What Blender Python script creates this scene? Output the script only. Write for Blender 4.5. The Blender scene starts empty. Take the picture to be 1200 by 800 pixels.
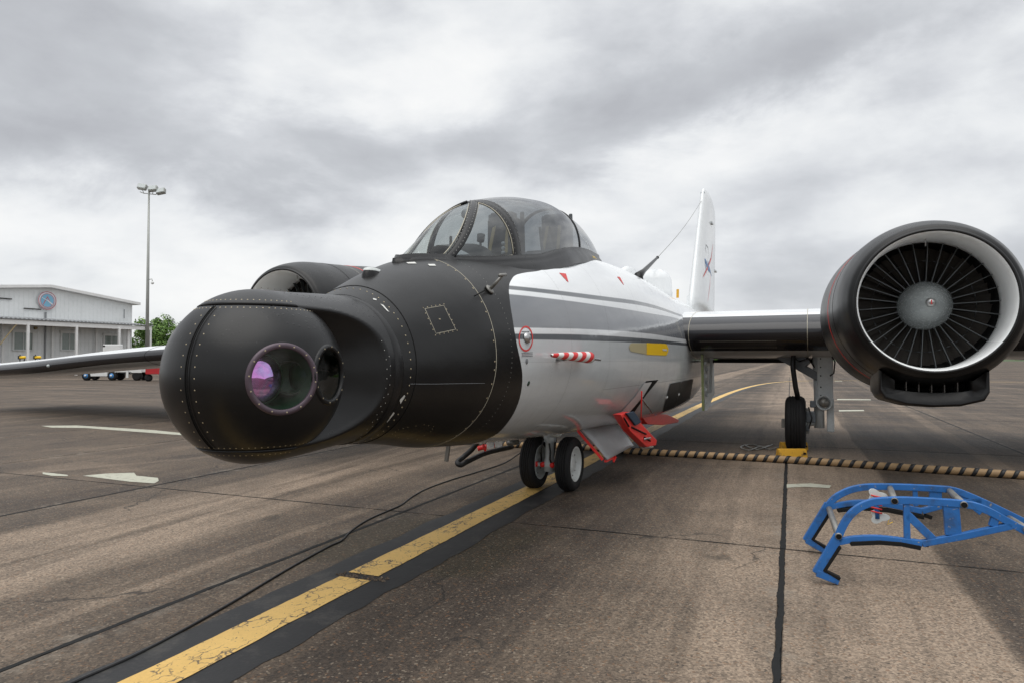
import bpy, math, random
from math import sin, cos, pi, radians, sqrt, atan2
from mathutils import Vector, Matrix
R0 = random.Random(7)
SC = bpy.context.scene
COL = SC.collection
# ------------------------------------------------------------------ camera
H = 1.65
PITCH = math.atan(20 / 800)
cam = bpy.data.cameras.new("camera"); cam.lens = 24; cam.sensor_width = 36
cam.clip_start = 0.05; cam.clip_end = 20000
camo = bpy.data.objects.new("camera", cam); COL.objects.link(camo)
camo.location = (0, 0, H); camo.rotation_euler = (pi / 2 + PITCH, 0, 0)
SC.camera = camo
SC.view_settings.view_transform = 'Standard'; SC.view_settings.look = 'None'
SC.view_settings.gamma = 1; SC.view_settings.exposure = 0.30

# ------------------------------------------------------------------ node helper
class NT:
    def __init__(s, tree): s.t = tree; s.n = tree.nodes; s.l = tree.links
    def new(s, ty, **k):
        n = s.n.new(ty)
        for a, b in k.items(): setattr(n, a, b)
        return n
    def put(s, sock, v):
        if v is None: return
        if isinstance(v, bpy.types.NodeSocket): s.l.new(v, sock)
        elif isinstance(v, (tuple, list)):
            v = tuple(v)
            if sock.type == 'RGBA' and len(v) == 3: v = v + (1,)
            sock.default_value = v
        else: sock.default_value = v
    def m(s, op, a, b=None, c=None, clamp=False):
        n = s.new('ShaderNodeMath', operation=op, use_clamp=clamp)
        s.put(n.inputs[0], a); s.put(n.inputs[1], b); s.put(n.inputs[2], c)
        return n.outputs[0]
    def vm(s, op, a, b=None, sc=None):
        n = s.new('ShaderNodeVectorMath', operation=op)
        s.put(n.inputs[0], a); s.put(n.inputs[1], b)
        if sc is not None: s.put(n.inputs['Scale'], sc)
        return n.outputs['Value'] if op in ('DOT_PRODUCT', 'LENGTH') else n.outputs[0]
    def sep(s, v):
        n = s.new('ShaderNodeSeparateXYZ'); s.put(n.inputs[0], v); return n.outputs
    def comb(s, x, y, z):
        n = s.new('ShaderNodeCombineXYZ')
        for i, v in enumerate((x, y, z)): s.put(n.inputs[i], v)
        return n.outputs[0]
    def noise(s, vec, scale, detail=4, rough=.55, dist=0, col=False):
        n = s.new('ShaderNodeTexNoise'); s.put(n.inputs['Vector'], vec)
        n.inputs['Scale'].default_value = scale; n.inputs['Detail'].default_value = detail
        n.inputs['Roughness'].default_value = rough; n.inputs['Distortion'].default_value = dist
        return n.outputs[1 if col else 0]
    def vor(s, vec, scale, feature='F1', rnd=1):
        n = s.new('ShaderNodeTexVoronoi', feature=feature); s.put(n.inputs['Vector'], vec)
        n.inputs['Scale'].default_value = scale; n.inputs['Randomness'].default_value = rnd
        return n.outputs
    def ramp(s, fac, stops, interp='LINEAR'):
        n = s.new('ShaderNodeValToRGB'); s.put(n.inputs[0], fac); r = n.color_ramp; r.interpolation = interp
        while len(r.elements) < len(stops): r.elements.new(.5)
        for e, (p, c) in zip(r.elements, stops):
            e.position = p
            e.color = (c, c, c, 1) if not isinstance(c, tuple) else c + (1,)
        return n.outputs[0]
    def sm(s, x, lo, hi):
        n = s.new('ShaderNodeMapRange', interpolation_type='SMOOTHSTEP'); s.put(n.inputs[0], x)
        s.put(n.inputs[1], lo); s.put(n.inputs[2], hi); return n.outputs[0]
    def mix(s, f, a, b, mode='MIX'):
        n = s.new('ShaderNodeMix', data_type='RGBA', blend_type=mode)
        s.put(n.inputs[0], f); s.put(n.inputs[6], a); s.put(n.inputs[7], b); return n.outputs[2]
    def curve(s, x, pts):
        n = s.new('ShaderNodeFloatCurve'); s.put(n.inputs['Value'], x)
        c = n.mapping.curves[0]
        while len(c.points) < len(pts): c.points.new(.5, .5)
        for p, q in zip(c.points, pts): p.location = q; p.handle_type = 'AUTO'
        n.mapping.update(); return n.outputs[0]
    def bump(s, h, strength=.3, dist=.01, nrm=None):
        n = s.new('ShaderNodeBump'); s.put(n.inputs['Height'], h)
        n.inputs['Strength'].default_value = strength; n.inputs['Distance'].default_value = dist
        if nrm is not None: s.put(n.inputs['Normal'], nrm)
        return n.outputs[0]
    def obj(s): return s.new('ShaderNodeTexCoord').outputs['Object']
    def pos(s): return s.new('ShaderNodeNewGeometry').outputs['Position']

MATS = {}
def mat(name, base=(.5, .5, .5), rough=.5, metal=0, spec=.5, coat=0, fn=None):
    m = bpy.data.materials.new(name); m.use_nodes = True
    nt = NT(m.node_tree); b = nt.n['Principled BSDF']
    b.inputs['Base Color'].default_value = tuple(base) + (1,)
    b.inputs['Roughness'].default_value = rough; b.inputs['Metallic'].default_value = metal
    b.inputs['Specular IOR Level'].default_value = spec
    b.inputs['Coat Weight'].default_value = coat; b.inputs['Coat Roughness'].default_value = .05
    if fn: fn(nt, b)
    MATS[name] = m; return m
def worn(scale=8, amt=.18, bumps=.05, base=None, rvar=.1, rough=.4):
    """dirt and wear on a plain paint"""
    def f(nt, b):
        c = b.inputs['Base Color'].default_value[:3]
        o = nt.obj(); n = nt.noise(o, scale, 6, .62); n2 = nt.noise(o, scale * 7, 4, .6)
        k = nt.m('MULTIPLY_ADD', n, amt * 2, 1 - amt)
        k = nt.m('MULTIPLY', k, nt.m('MULTIPLY_ADD', n2, amt, 1 - amt / 2))
        nt.put(b.inputs['Base Color'], nt.vm('SCALE', c, sc=k))
        nt.put(b.inputs['Roughness'], nt.m('MULTIPLY_ADD', n2, rvar, rough - rvar / 2))
        if bumps: nt.put(b.inputs['Normal'], nt.bump(n2, bumps, .004))
    return f

# ------------------------------------------------------------------ world: overcast sky with layered clouds
w = bpy.data.worlds.new("World"); SC.world = w; w.use_nodes = True
nt = NT(w.node_tree); bg = nt.n['Background']; wo = nt.n['World Output']
SUN_EL, SUN_ROT = radians(68), radians(200)
sky = nt.new('ShaderNodeTexSky'); sky.sky_type = 'NISHITA'; sky.sun_disc = False
sky.sun_elevation = SUN_EL; sky.sun_rotation = SUN_ROT
nt.put(bg.inputs[0], sky.outputs[0]); bg.inputs[1].default_value = .08
g = nt.new('ShaderNodeTexCoord').outputs['Generated']
x, y, z = nt.sep(g)
zz = nt.m('ADD', nt.m('MAXIMUM', z, 0.0), .42)
cx = nt.m('DIVIDE', x, zz); cy = nt.m('DIVIDE', y, zz)
cp = nt.comb(nt.m('ADD', cx, 3.1), nt.m('MULTIPLY', nt.m('ADD', cy, 1.7), 1.3), 0)
n1 = nt.noise(cp, 1.1, 9, .56, .25)
n2 = nt.noise(nt.vm('ADD', cp, (11.3, 4.2, 2.0)), 2.9, 9, .58, .35)
n3 = nt.noise(nt.vm('ADD', cp, (31.3, 14.2, 2.0)), 8.0, 8, .6, .3)
wv = nt.noise(nt.vm('ADD', cp, (5.3, 1.2, 7.0)), 2.2, 8, .62, .3, col=True)
wx, wy, wz = nt.sep(wv)
az = nt.m('MULTIPLY_ADD', nt.m('SUBTRACT', wx, .5), .42, nt.m('ARCTAN2', x, y))   # radians right of view, ragged by turbulence
el = nt.m('MULTIPLY_ADD', nt.m('SUBTRACT', wy, .5), .20, nt.m('ARCSINE', z))
def blob(a, e, ra, re, tilt=0):
    da = nt.m('SUBTRACT', az, radians(a)); de = nt.m('SUBTRACT', el, radians(e))
    ct, st = cos(radians(tilt)), sin(radians(tilt))
    u = nt.m('DIVIDE', nt.m('ADD', nt.m('MULTIPLY', da, ct), nt.m('MULTIPLY', de, st)), radians(ra))
    v = nt.m('DIVIDE', nt.m('SUBTRACT', nt.m('MULTIPLY', de, ct), nt.m('MULTIPLY', da, st)), radians(re))
    q = nt.m('ADD', nt.m('MULTIPLY', u, u), nt.m('MULTIPLY', v, v))
    return nt.m('EXPONENT', nt.m('MULTIPLY', q, -1))
gi = nt.vm('MULTIPLY', g, (1, 1, 2.1))
i1 = nt.noise(nt.vm('ADD', gi, (2.3, .7, 1.1)), 3.4, 9, .50, .2); i2 = nt.noise(nt.vm('ADD', gi, (7.3, 5.7, 3.1)), 8, 9, .52, .2)
base = nt.m('ADD', nt.m('MULTIPLY', nt.m('SUBTRACT', n1, .5), .45), nt.m('MULTIPLY', nt.m('SUBTRACT', n2, .5), .20))
base = nt.m('ADD', base, nt.m('ADD', nt.m('MULTIPLY', nt.m('SUBTRACT', i1, .5), 1.7), nt.m('MULTIPLY', nt.m('SUBTRACT', i2, .5), .85)))
CL = [(-27, 15.5, 17, 3.6, 2, -.62), (-34, 22, 16, 5, -8, -.32), (-8, 17.5, 9, 2.5, 10, -.30), (11, 18, 13, 3.5, 14, -.40), (27, 24.5, 18, 3.5, 14, -.50), (37, 13, 10, 4, 0, -.25),
      (-6, 22.5, 7, 4, 40, .40), (-25, 9, 20, 3.5, 0, .35), (20, 16.5, 12, 2, 16, .30), (4, 9, 14, 4, 0, .14), (30, 7, 16, 2.5, 0, -.12), (-18, 24, 5, 3, 30, .2)]
tot = base
for a, e, ra, re, ti, k in CL: tot = nt.m('MULTIPLY_ADD', blob(a, e, ra, re, ti), k, tot)
val = nt.m('MULTIPLY_ADD', tot, .80, .655, clamp=True)
cc = nt.ramp(val, [(0, (.40, .41, .435)), (.28, (.475, .49, .515)), (.48, (.57, .585, .61)), (.66, (.68, .695, .71)), (.85, (.76, .768, .772)), (1, (.80, .803, .80))])
bg2 = nt.new('ShaderNodeBackground'); nt.put(bg2.inputs[0], cc); nt.put(bg2.inputs[1], nt.m('MULTIPLY_ADD', nt.sm(z, .48, .95), 1.0, 1.0))
mx = nt.new('ShaderNodeMixShader'); mx.inputs[0].default_value = .95
nt.l.new(bg.outputs[0], mx.inputs[1]); nt.l.new(bg2.outputs[0], mx.inputs[2]); nt.l.new(mx.outputs[0], wo.inputs[0])
# ------------------------------------------------------------------ sun through cloud
sl = bpy.data.lights.new("sun", 'SUN'); sl.energy = 1.1; sl.angle = radians(60); sl.color = (1, .96, .9)
so = bpy.data.objects.new("sun", sl); COL.objects.link(so)
dv = Vector((sin(SUN_ROT) * cos(SUN_EL), cos(SUN_ROT) * cos(SUN_EL), sin(SUN_EL)))
so.rotation_euler = dv.to_track_quat('Z', 'Y').to_euler()

# ------------------------------------------------------------------ frames of reference
TH = radians(24); GR = radians(22.2); OX, OY = .46, 8.6
av = Vector((sin(TH), cos(TH), 0)); lv = Vector((cos(TH), -sin(TH), 0)); ORG = Vector((OX, OY, 0))
gu = Vector((sin(GR), cos(GR), 0)); gv = Vector((cos(GR), -sin(GR), 0))
def ray(px, py):
    x = (px - 600) / 800; y = -(py - 400) / 800
    return Vector((x, cos(PITCH) - y * sin(PITCH), sin(PITCH) + y * cos(PITCH)))
CAM = Vector((0, 0, H))
def gnd(px, py, z=0):
    d = ray(px, py); return CAM + d * ((z - H) / d.z)
def toA(p):  # world -> aircraft (t,s,z)
    q = p - ORG; return Vector((q.dot(lv), q.dot(av), q.z))
def at_s(px, py, s):
    d = ray(px, py); q = CAM - ORG; k = (s - q.dot(av)) / d.dot(av); return toA(CAM + d * k)
def at_t(px, py, t):
    d = ray(px, py); q = CAM - ORG; k = (t - q.dot(lv)) / d.dot(lv); return toA(CAM + d * k)
def G(v, u, z=0): return gv * v + gu * u + Vector((0, 0, z))

# ------------------------------------------------------------------ mesh helpers
class M:
    def __init__(s): s.v = []; s.f = []; s.s = []
    def add(s, vs, fs, smooth=True):
        o = len(s.v); s.v += [tuple(p) for p in vs]
        for f in fs: s.f.append(tuple(i + o for i in f)); s.s.append(smooth)
        return s
    def grid(s, rows, closed=False, smooth=True, cap=False):
        n = len(rows[0]); vs = [p for r in rows for p in r]; fs = []
        for i in range(len(rows) - 1):
            for j in range(n if closed else n - 1):
                a = i * n + j; b = i * n + (j + 1) % n; fs.append((a, b, b + n, a + n))
        if cap:
            fs.append(tuple(range(n))[::-1]); fs.append(tuple((len(rows) - 1) * n + j for j in range(n)))
        return s.add(vs, fs, smooth)
    def box(s, c, d, rot=None):
        x, y, z = (k / 2 for k in d); c = Vector(c)
        vs = [Vector(p) for p in ((-x, -y, -z), (x, -y, -z), (x, y, -z), (-x, y, -z), (-x, -y, z), (x, -y, z), (x, y, z), (-x, y, z))]
        if rot is not None: vs = [rot @ p for p in vs]
        return s.add([c + p for p in vs], [(0, 3, 2, 1), (4, 5, 6, 7), (0, 1, 5, 4), (1, 2, 6, 5), (2, 3, 7, 6), (3, 0, 4, 7)], False)
    def bar(s, a, b, w, h, up=(0, 0, 1)):
        a = Vector(a); b = Vector(b); d = (b - a); L = d.length; d.normalize(); u = Vector(up)
        if abs(d.dot(u)) > .98: u = Vector((1, 0, 0))
        x = d.cross(u).normalized(); u = x.cross(d)
        m = Matrix((x, d, u)).transposed()
        return s.box((a + b) / 2, (w, L, h), m)
    def tube(s, pts, r, n=10, cap=True, flat=1):
        pts = [Vector(p) for p in pts]; rows = []; N = len(pts)
        rr = r if isinstance(r, (list, tuple)) else [r] * N
        pu = None
        for i, p in enumerate(pts):
            d = (pts[min(i + 1, N - 1)] - pts[max(i - 1, 0)]).normalized()
            if pu is None:
                u = Vector((0, 0, 1)) if abs(d.z) < .9 else Vector((1, 0, 0))
            else: u = pu
            x = d.cross(u).normalized(); u = x.cross(d).normalized(); pu = u
            rows.append([p + x * (cos(2 * pi * k / n) * rr[i]) + u * (sin(2 * pi * k / n) * rr[i] * flat) for k in range(n)])
        return s.grid(rows, True, True, cap)
    def lathe(s, prof, c, axis, n=32, cap=False, smooth=True):
        """prof: (distance along axis, radius)"""
        c = Vector(c); ax = Vector(axis).normalized(); u = Vector((0, 0, 1)) if abs(ax.z) < .9 else Vector((1, 0, 0))
        x = ax.cross(u).normalized(); u = x.cross(ax)
        return s.grid([[c + ax * d + (x * cos(2 * pi * k / n) + u * sin(2 * pi * k / n)) * r for k in range(n)] for d, r in prof], True, smooth, cap)
    def prism(s, poly, off):
        n = len(poly); off = Vector(off); a = [Vector(p) - off / 2 for p in poly]; b = [Vector(p) + off / 2 for p in poly]
        return s.add(a + b, [tuple(range(n))[::-1], tuple(range(n, 2 * n))] + [(i, (i + 1) % n, n + (i + 1) % n, n + i) for i in range(n)], False)
    def ball(s, c, r, n=8, sq=(1, 1, 1)):
        rows = []
        for i in range(n + 1):
            a = pi * i / n
            rows.append([(c[0] + r * sq[0] * sin(a) * cos(2 * pi * k / (2 * n)), c[1] + r * sq[1] * sin(a) * sin(2 * pi * k / (2 * n)), c[2] + r * sq[2] * cos(a)) for k in range(2 * n)])
        return s.grid(rows, True)
    def mesh(s, name, m, fix=True):
        me = bpy.data.meshes.new(name); me.from_pydata(s.v, [], s.f)
        me.polygons.foreach_set('use_smooth', s.s)
        for mm in (m if isinstance(m, (list, tuple)) else [m]): me.materials.append(mm)
        if fix:
            import bmesh
            bm = bmesh.new(); bm.from_mesh(me); bmesh.ops.remove_doubles(bm, verts=bm.verts, dist=1e-5)
            bmesh.ops.recalc_face_normals(bm, faces=bm.faces); bm.to_mesh(me); bm.free()
        me.update(); return me
def O(name, M_, m, parent=None, fix=True, **props):
    me = M_.mesh(name, m, fix) if isinstance(M_, M) else M_
    o = bpy.data.objects.new(name, me); COL.objects.link(o)
    if parent: o.parent = parent
    for k, v in props.items(): o[k] = v
    return o
def bevel(o, w=.01, seg=2):
    md = o.modifiers.new('bevel', 'BEVEL'); md.width = w; md.segments = seg; md.limit_method = 'ANGLE'; return o
def thing(name, label, cat, loc=(0, 0, 0), rz=0, group=None):
    o = bpy.data.objects.new(name, None); COL.objects.link(o); o.location = loc; o.rotation_euler = (0, 0, rz)
    o.empty_display_size = .2
    o['label'] = label; o['category'] = cat
    if group: o['group'] = group
    return o
def copytree(o, parent=None):
    c = o.copy(); COL.objects.link(c); c.parent = parent
    for ch in list(o.children): copytree(ch, c)
    return c
def lerp(a, b, k): return a + (b - a) * k
def tab(T, x, k):
    """smooth (monotone-ish cubic) table interpolation"""
    if x <= T[0][0]: return T[0][k]
    if x >= T[-1][0]: return T[-1][k]
    i = 0
    while T[i + 1][0] < x: i += 1
    def sl(j):
        if j <= 0 or j >= len(T) - 1:
            j = max(0, min(j, len(T) - 2)); return (T[j + 1][k] - T[j][k]) / (T[j + 1][0] - T[j][0])
        a = (T[j][k] - T[j - 1][k]) / (T[j][0] - T[j - 1][0]); b = (T[j + 1][k] - T[j][k]) / (T[j + 1][0] - T[j][0])
        return 0 if a * b <= 0 else 2 * a * b / (a + b)
    h = T[i + 1][0] - T[i][0]; q = (x - T[i][0]) / h; m0, m1 = sl(i) * h, sl(i + 1) * h
    return (2 * q**3 - 3 * q**2 + 1) * T[i][k] + (q**3 - 2 * q**2 + q) * m0 + (-2 * q**3 + 3 * q**2) * T[i + 1][k] + (q**3 - q**2) * m1

# stations: s, half width, centre z, top z, bottom z
FUS = [(-4.16, .515, 1.574, 2.10, 1.06, 2, 2), (-3.6, .655, 1.615, 2.36, .985, 2, 2), (-3.19, .757, 1.643, 2.49, .915, 2, 2), (-2.3, .88, 1.68, 2.64, .84, 2.2, 2), (-1.1, .94, 1.68, 2.83, .765, 2.4, 2.0),
       (0, .96, 1.68, 2.97, .705, 2.4, 2.1), (1.2, .97, 1.68, 3.06, .66, 2.35, 2.3), (2.4, .97, 1.68, 3.09, .62, 2.3, 2.7), (4, .97, 1.68, 3.07, .60, 2.2, 3.0), (6, .95, 1.7, 3.02, .62, 2, 3.0), (9, .8, 1.85, 2.97, .95, 2, 2.4), (12, .55, 2.1, 2.92, 1.45, 2, 2), (15.2, .22, 2.4, 2.75, 2.0, 2, 2), (15.6, .05, 2.4, 2.45, 2.35, 2, 2)]
def fus_par(s, up):
    w_, c, tp, b = [tab(FUS, s, k) for k in (1, 2, 3, 4)]
    return w_, c, (tp - c if up else c - b), tab(FUS, s, 5 if up else 6)
def normal(P):
    w_, c, h, e = fus_par(P[1], P[2] > c_of(P[1])); x_, z_ = P[0] / w_, (P[2] - c) / h
    return Vector((math.copysign(abs(x_)**(e - 1), x_) / w_, 0, math.copysign(abs(z_)**(e - 1), z_) / h)).normalized()
def c_of(s): return tab(FUS, s, 2)
def inside(P):
    w_, c, h, e = fus_par(P[1], P[2] > c_of(P[1])); return abs(P[0] / w_)**e + abs((P[2] - c) / h)**e - 1
def fus_pt(s, ph, off=0):
    sn, cs = sin(ph), cos(ph); w_, c, h, e = fus_par(s, sn > 0)
    P = Vector((w_ * math.copysign(abs(cs)**(2 / e), cs), s, c + h * math.copysign(abs(sn)**(2 / e), sn)))
    return P + normal(P) * off if off else P
def hit(px, py, off=.003):
    d = ray(px, py); dl = Vector((d.dot(lv), d.dot(av), d.z)); c0 = toA(CAM); k = 3; st = .05; found = False
    while k < 24:
        P = c0 + dl * k
        if P[1] > -4.16 and P[1] < 15.5 and inside(P) < 0: found = True; break
        k += st
    if not found: return None
    lo, hi = k - st, k
    for _ in range(18):
        q = (lo + hi) / 2
        if inside(c0 + dl * q) < 0: hi = q
        else: lo = q
    P = c0 + dl * hi; return P + normal(P) * off
# ------------------------------------------------------------------ materials
def f_blackpaint(nt, b):
    o = nt.obj(); n = nt.noise(o, 3.5, 6, .6); n2 = nt.noise(o, 60, 3, .6)
    st = nt.noise(nt.vm('MULTIPLY', o, (2, 2, 30)), 1, 4, .6)
    v = nt.vor(o, 70)
    drop = nt.sm(v[0], .16, .05)
    gate = nt.sm(nt.noise(o, 9, 2), .45, .6)
    up = nt.m('MULTIPLY', gate, nt.sm(nt.sep(nt.new('ShaderNodeNewGeometry').outputs['Normal'])[2], .2, .75))
    drop = nt.m('MULTIPLY', drop, up)
    v2 = nt.vor(o, 34); bead = nt.m('MULTIPLY', nt.sm(v2[0], .34, .12), nt.m('MULTIPLY', nt.sm(nt.noise(o, 4, 3), .42, .56), nt.sm(nt.sep(nt.new('ShaderNodeNewGeometry').outputs['Normal'])[2], .25, .8)))
    drop = nt.m('MAXIMUM', drop, nt.m('MULTIPLY', bead, .8))
    sc = nt.vor(nt.vm('MULTIPLY', nt.vm('ADD', o, nt.vm('SCALE', nt.noise(o, 4, 2, col=True), sc=.05)), (9, 9, 45)), 1)
    scr = nt.m('MULTIPLY', nt.m('MULTIPLY', nt.sm(sc[0], .05, .0), nt.sm(nt.noise(o, 2.3, 3), .5, .62)), .12)
    k = nt.m('ADD', nt.m('MULTIPLY_ADD', n, .008, .002), nt.m('MULTIPLY', st, .003))
    k = nt.m('ADD', k, scr)
    nt.put(b.inputs['Base Color'], nt.comb(k, k, nt.m('MULTIPLY', k, 1.04)))
    nt.put(b.inputs['Roughness'], nt.m('SUBTRACT', nt.m('MULTIPLY_ADD', n, .20, .24), nt.m('MULTIPLY', drop, .2)))
    h = nt.m('ADD', nt.m('MULTIPLY', drop, 1.0), nt.m('MULTIPLY', n2, .12))
    nt.put(b.inputs['Normal'], nt.bump(h, .35, .004, nt.bump(nt.noise(o, 3.0, 2), .12, .03)))
mat('matte_black', rough=.4, spec=.34, fn=f_blackpaint)
mat('gloss_black', (.012, .012, .014), .14, coat=.6, fn=worn(5, .25, .03, rough=.16, rvar=.08))
mat('payload_black', (.010, .010, .010), .45, spec=.35)
mat('gap_black', (.004, .004, .004), .7, spec=.2)
Z0, Z1, S0, S1 = .5, 3.3, -3.2, 5.0
PXS = [[(598, 335), (680, 344), (760, 356), (793, 367)], [(598, 339.5), (680, 349), (760, 360), (793, 369.5)], [(598, 345), (680, 354.5), (760, 367), (793, 373)],
       [(603, 384), (680, 385.5), (760, 391), (793, 396)], [(604, 391), (680, 392), (760, 397), (793, 400.5)], [(605, 397.5), (680, 399), (760, 402), (793, 404)]]
def f_hull(nt, b):
    o = nt.obj(); t, s, z = nt.sep(o)
    def cz(pts):   # z of a stripe edge as a function of s
        q = nt.m('DIVIDE', nt.m('SUBTRACT', s, S0), S1 - S0)
        c = nt.curve(q, [((a - S0) / (S1 - S0), (v - 1.5) / 1.5) for a, v in pts])
        return nt.m('MULTIPLY_ADD', c, 1.5, 1.5)
    def above(pts, w=.006):
        d = nt.m('SUBTRACT', z, cz(pts)); return nt.sm(d, -w, w)
    white = (.80, .82, .83); dgrey = (.125, .135, .145); mgrey = (.185, .195, .21); lgrey = (.56, .585, .595); band = (.74, .76, .77)
    for px_, c0, c1 in ((PXS[5], None, dgrey), (PXS[4], None, band), (PXS[3], None, mgrey), (PXS[2], None, band), (PXS[1], None, dgrey), (PXS[0], None, white)):
        P = [hit(x_, y_, 0) for x_, y_ in px_]; P = [(p.y, p.z) for p in P if p]
        sl0 = (P[1][1] - P[0][1]) / (P[1][0] - P[0][0])
        P = [(-3.2, P[0][1] + sl0 * (-3.2 - P[0][0]))] + P + [(5.0, P[-1][1])]
        c = nt.mix(above(P), lgrey if c1 is dgrey and px_ is PXS[5] else c, c1)
    # panel joints
    def line(coord, at, w=.003): return nt.sm(nt.m('ABSOLUTE', nt.m('SUBTRACT', coord, at)), w, w * .4)
    pl = line(s, -.55)
    for q in (-1.75, .95, 2.6): pl = nt.m('MAXIMUM', pl, line(s, q))
    pl = nt.m('MAXIMUM', pl, nt.m('MULTIPLY', line(z, 1.30), nt.sm(s, -.6, -.5)))
    for q in (.25, 1.75, 3.4): pl = nt.m('MAXIMUM', pl, nt.m('MULTIPLY', line(s, q, .002), .5))
    pl = nt.m('MAXIMUM', pl, nt.m('MULTIPLY', line(z, 1.62, .002), .5))
    ang_ = nt.m('ARCTAN2', nt.m('SUBTRACT', z, 1.68), t)
    def rivrow(at):
        dz = nt.m('MULTIPLY', nt.m('SUBTRACT', nt.m('FRACT', nt.m('MULTIPLY', ang_, 26)), .5), .038)
        ds = nt.m('SUBTRACT', s, at); return nt.sm(nt.m('SQRT', nt.m('ADD', nt.m('MULTIPLY', ds, ds), nt.m('MULTIPLY', dz, dz))), .0045, .0025)
    rv = rivrow(-.52)
    for q in (-.58, -1.72, .98, 2.57, -2.2): rv = nt.m('MAXIMUM', rv, rivrow(q))
    pl = nt.m('MAXIMUM', pl, nt.m('MULTIPLY', rv, .8))
    # grime
    n = nt.noise(o, 2.2, 6, .62); n2 = nt.noise(nt.vm('MULTIPLY', o, (3, 1.2, 14)), 1, 5, .65)
    streak = nt.noise(nt.vm('MULTIPLY', o, (5, 26, 2.5)), 1, 4, .6)
    dirt = nt.m('MULTIPLY', nt.sm(nt.m('MULTIPLY_ADD', streak, .5, nt.m('MULTIPLY', n, .5)), .44, .72), nt.sm(z, 1.9, .9))
    c = nt.mix(nt.m('MULTIPLY', dirt, .16), c, (.16, .14, .12))
    c = nt.mix(nt.m('MULTIPLY', pl, .55), c, (.12, .12, .12))
    c = nt.vm('MULTIPLY', c, nt.comb(*[nt.m('MULTIPLY_ADD', n2, .14, .93)] * 3))
    # black nose paint
    qz = nt.m('DIVIDE', nt.m('SUBTRACT', z, Z0), Z1 - Z0)
    P = [hit(x_, y_, 0) for x_, y_ in ((582, 508), (592.7, 497.5), (603, 482), (610, 462.5), (612, 436), (609.4, 420), (605, 399), (599.7, 367), (597, 347), (596.8, 335), (599.5, 328), (604, 323), (612, 320.5), (634, 317))]
    P = sorted([(p.z, p.y) for p in P if p]); P = [P[0]] + [P[i] for i in range(1, len(P)) if P[i][0] > P[i - 1][0] + .012]
    pts = [(.5, P[0][1])] + P + [(max(P[-1][0] + .02, 2.80), -.8), (2.93, .3), (3.02, 1.6), (3.10, 3.2), (3.3, 5.0)]
    c2 = nt.curve(qz, [((a - Z0) / (Z1 - Z0), (v - S0) / (S1 - S0)) for a, v in pts])
    sb = nt.m('MULTIPLY_ADD', c2, S1 - S0, S0)
    blk = nt.sm(nt.m('SUBTRACT', sb, s), -.004, .004)
    bn = nt.noise(o, 3.5, 6, .6); bk = nt.m('MULTIPLY_ADD', bn, .008, .003)
    c = nt.mix(blk, c, nt.comb(bk, bk, bk))
    nt.put(b.inputs['Base Color'], c); nt.put(b.inputs['Specular IOR Level'], nt.m('MULTIPLY_ADD', blk, -.16, .5))
    v = nt.vor(o, 70); drop = nt.m('MULTIPLY', nt.sm(v[0], .16, .05), nt.m('MULTIPLY', blk, nt.sm(nt.sep(nt.new('ShaderNodeNewGeometry').outputs['Normal'])[2], .3, .8)))
    r = nt.m('ADD', nt.m('MULTIPLY', blk, .22), nt.m('ADD', nt.m('MULTIPLY_ADD', n, .08, .07), nt.m('MULTIPLY', dirt, .05)))
    nt.put(b.inputs['Roughness'], nt.m('SUBTRACT', r, nt.m('MULTIPLY', drop, .2)))
    dent = nt.noise(nt.vm('MULTIPLY', o, (1, 1.6, 2.2)), 2.2, 2, .5)
    nrm = nt.bump(dent, .07, .06)
    nt.put(b.inputs['Normal'], nt.bump(nt.m('ADD', nt.m('MULTIPLY', drop, .8), nt.m('MULTIPLY', pl, -1)), .2, .003, nrm))
mat('hull_paint', rough=.1, spec=.5, coat=.0, fn=f_hull)
def f_wing(nt, b):
    o = nt.obj(); t, s, z = nt.sep(o)
    at = nt.m('ABSOLUTE', t)
    le = nt.m('ADD', 4.36, nt.m('MULTIPLY', nt.sm(at, 12, 21), .5))
    d = nt.m('SUBTRACT', s, le)
    wr = nt.m('SUBTRACT', .36, nt.m('MULTIPLY', nt.sm(at, 4.5, 11), .23)); blk = nt.sm(nt.m('SUBTRACT', d, wr), .005, -.005)
    n = nt.noise(nt.vm('MULTIPLY', o, (.6, 3, 3)), 2, 5, .6)
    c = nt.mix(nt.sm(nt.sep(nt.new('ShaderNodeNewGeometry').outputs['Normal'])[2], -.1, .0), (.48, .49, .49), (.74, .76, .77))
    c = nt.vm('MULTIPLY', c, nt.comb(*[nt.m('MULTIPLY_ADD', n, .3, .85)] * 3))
    c = nt.mix(blk, c, (.014, .014, .017))
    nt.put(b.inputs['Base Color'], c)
    nt.put(b.inputs['Roughness'], nt.m('MULTIPLY_ADD', n, .12, .10))
    nt.put(b.inputs['Normal'], nt.bump(nt.noise(nt.vm('MULTIPLY', o, (.5, 2, 2)), 2, 3), .12, .03))
mat('wing_paint', rough=.15, fn=f_wing)
mat('white_paint', (.74, .76, .77), .2, fn=worn(3, .08, .02, rough=.2, rvar=.1))
mat('grey_paint', (.36, .38, .39), .3, fn=worn(6, .2, .04, rough=.32, rvar=.15))
mat('leg_paint', (.44, .47, .48), .35, fn=worn(14, .22, .05, rough=.35, rvar=.15))
mat('blue_grey', (.10, .115, .13), .4, fn=worn(14, .3, .05, rough=.4, rvar=.15))
mat('duct_paint', (.90, .92, .92), .4, fn=worn(2.5, .06, .02, rough=.38, rvar=.12))
mat('steel', (.42, .42, .42), .3, metal=.9, fn=worn(14, .2, .03, rough=.3, rvar=.15))
mat('spinner_metal', (.27, .295, .30), .30, metal=.4, fn=worn(6, .28, .02, rough=.26, rvar=.16))
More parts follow.
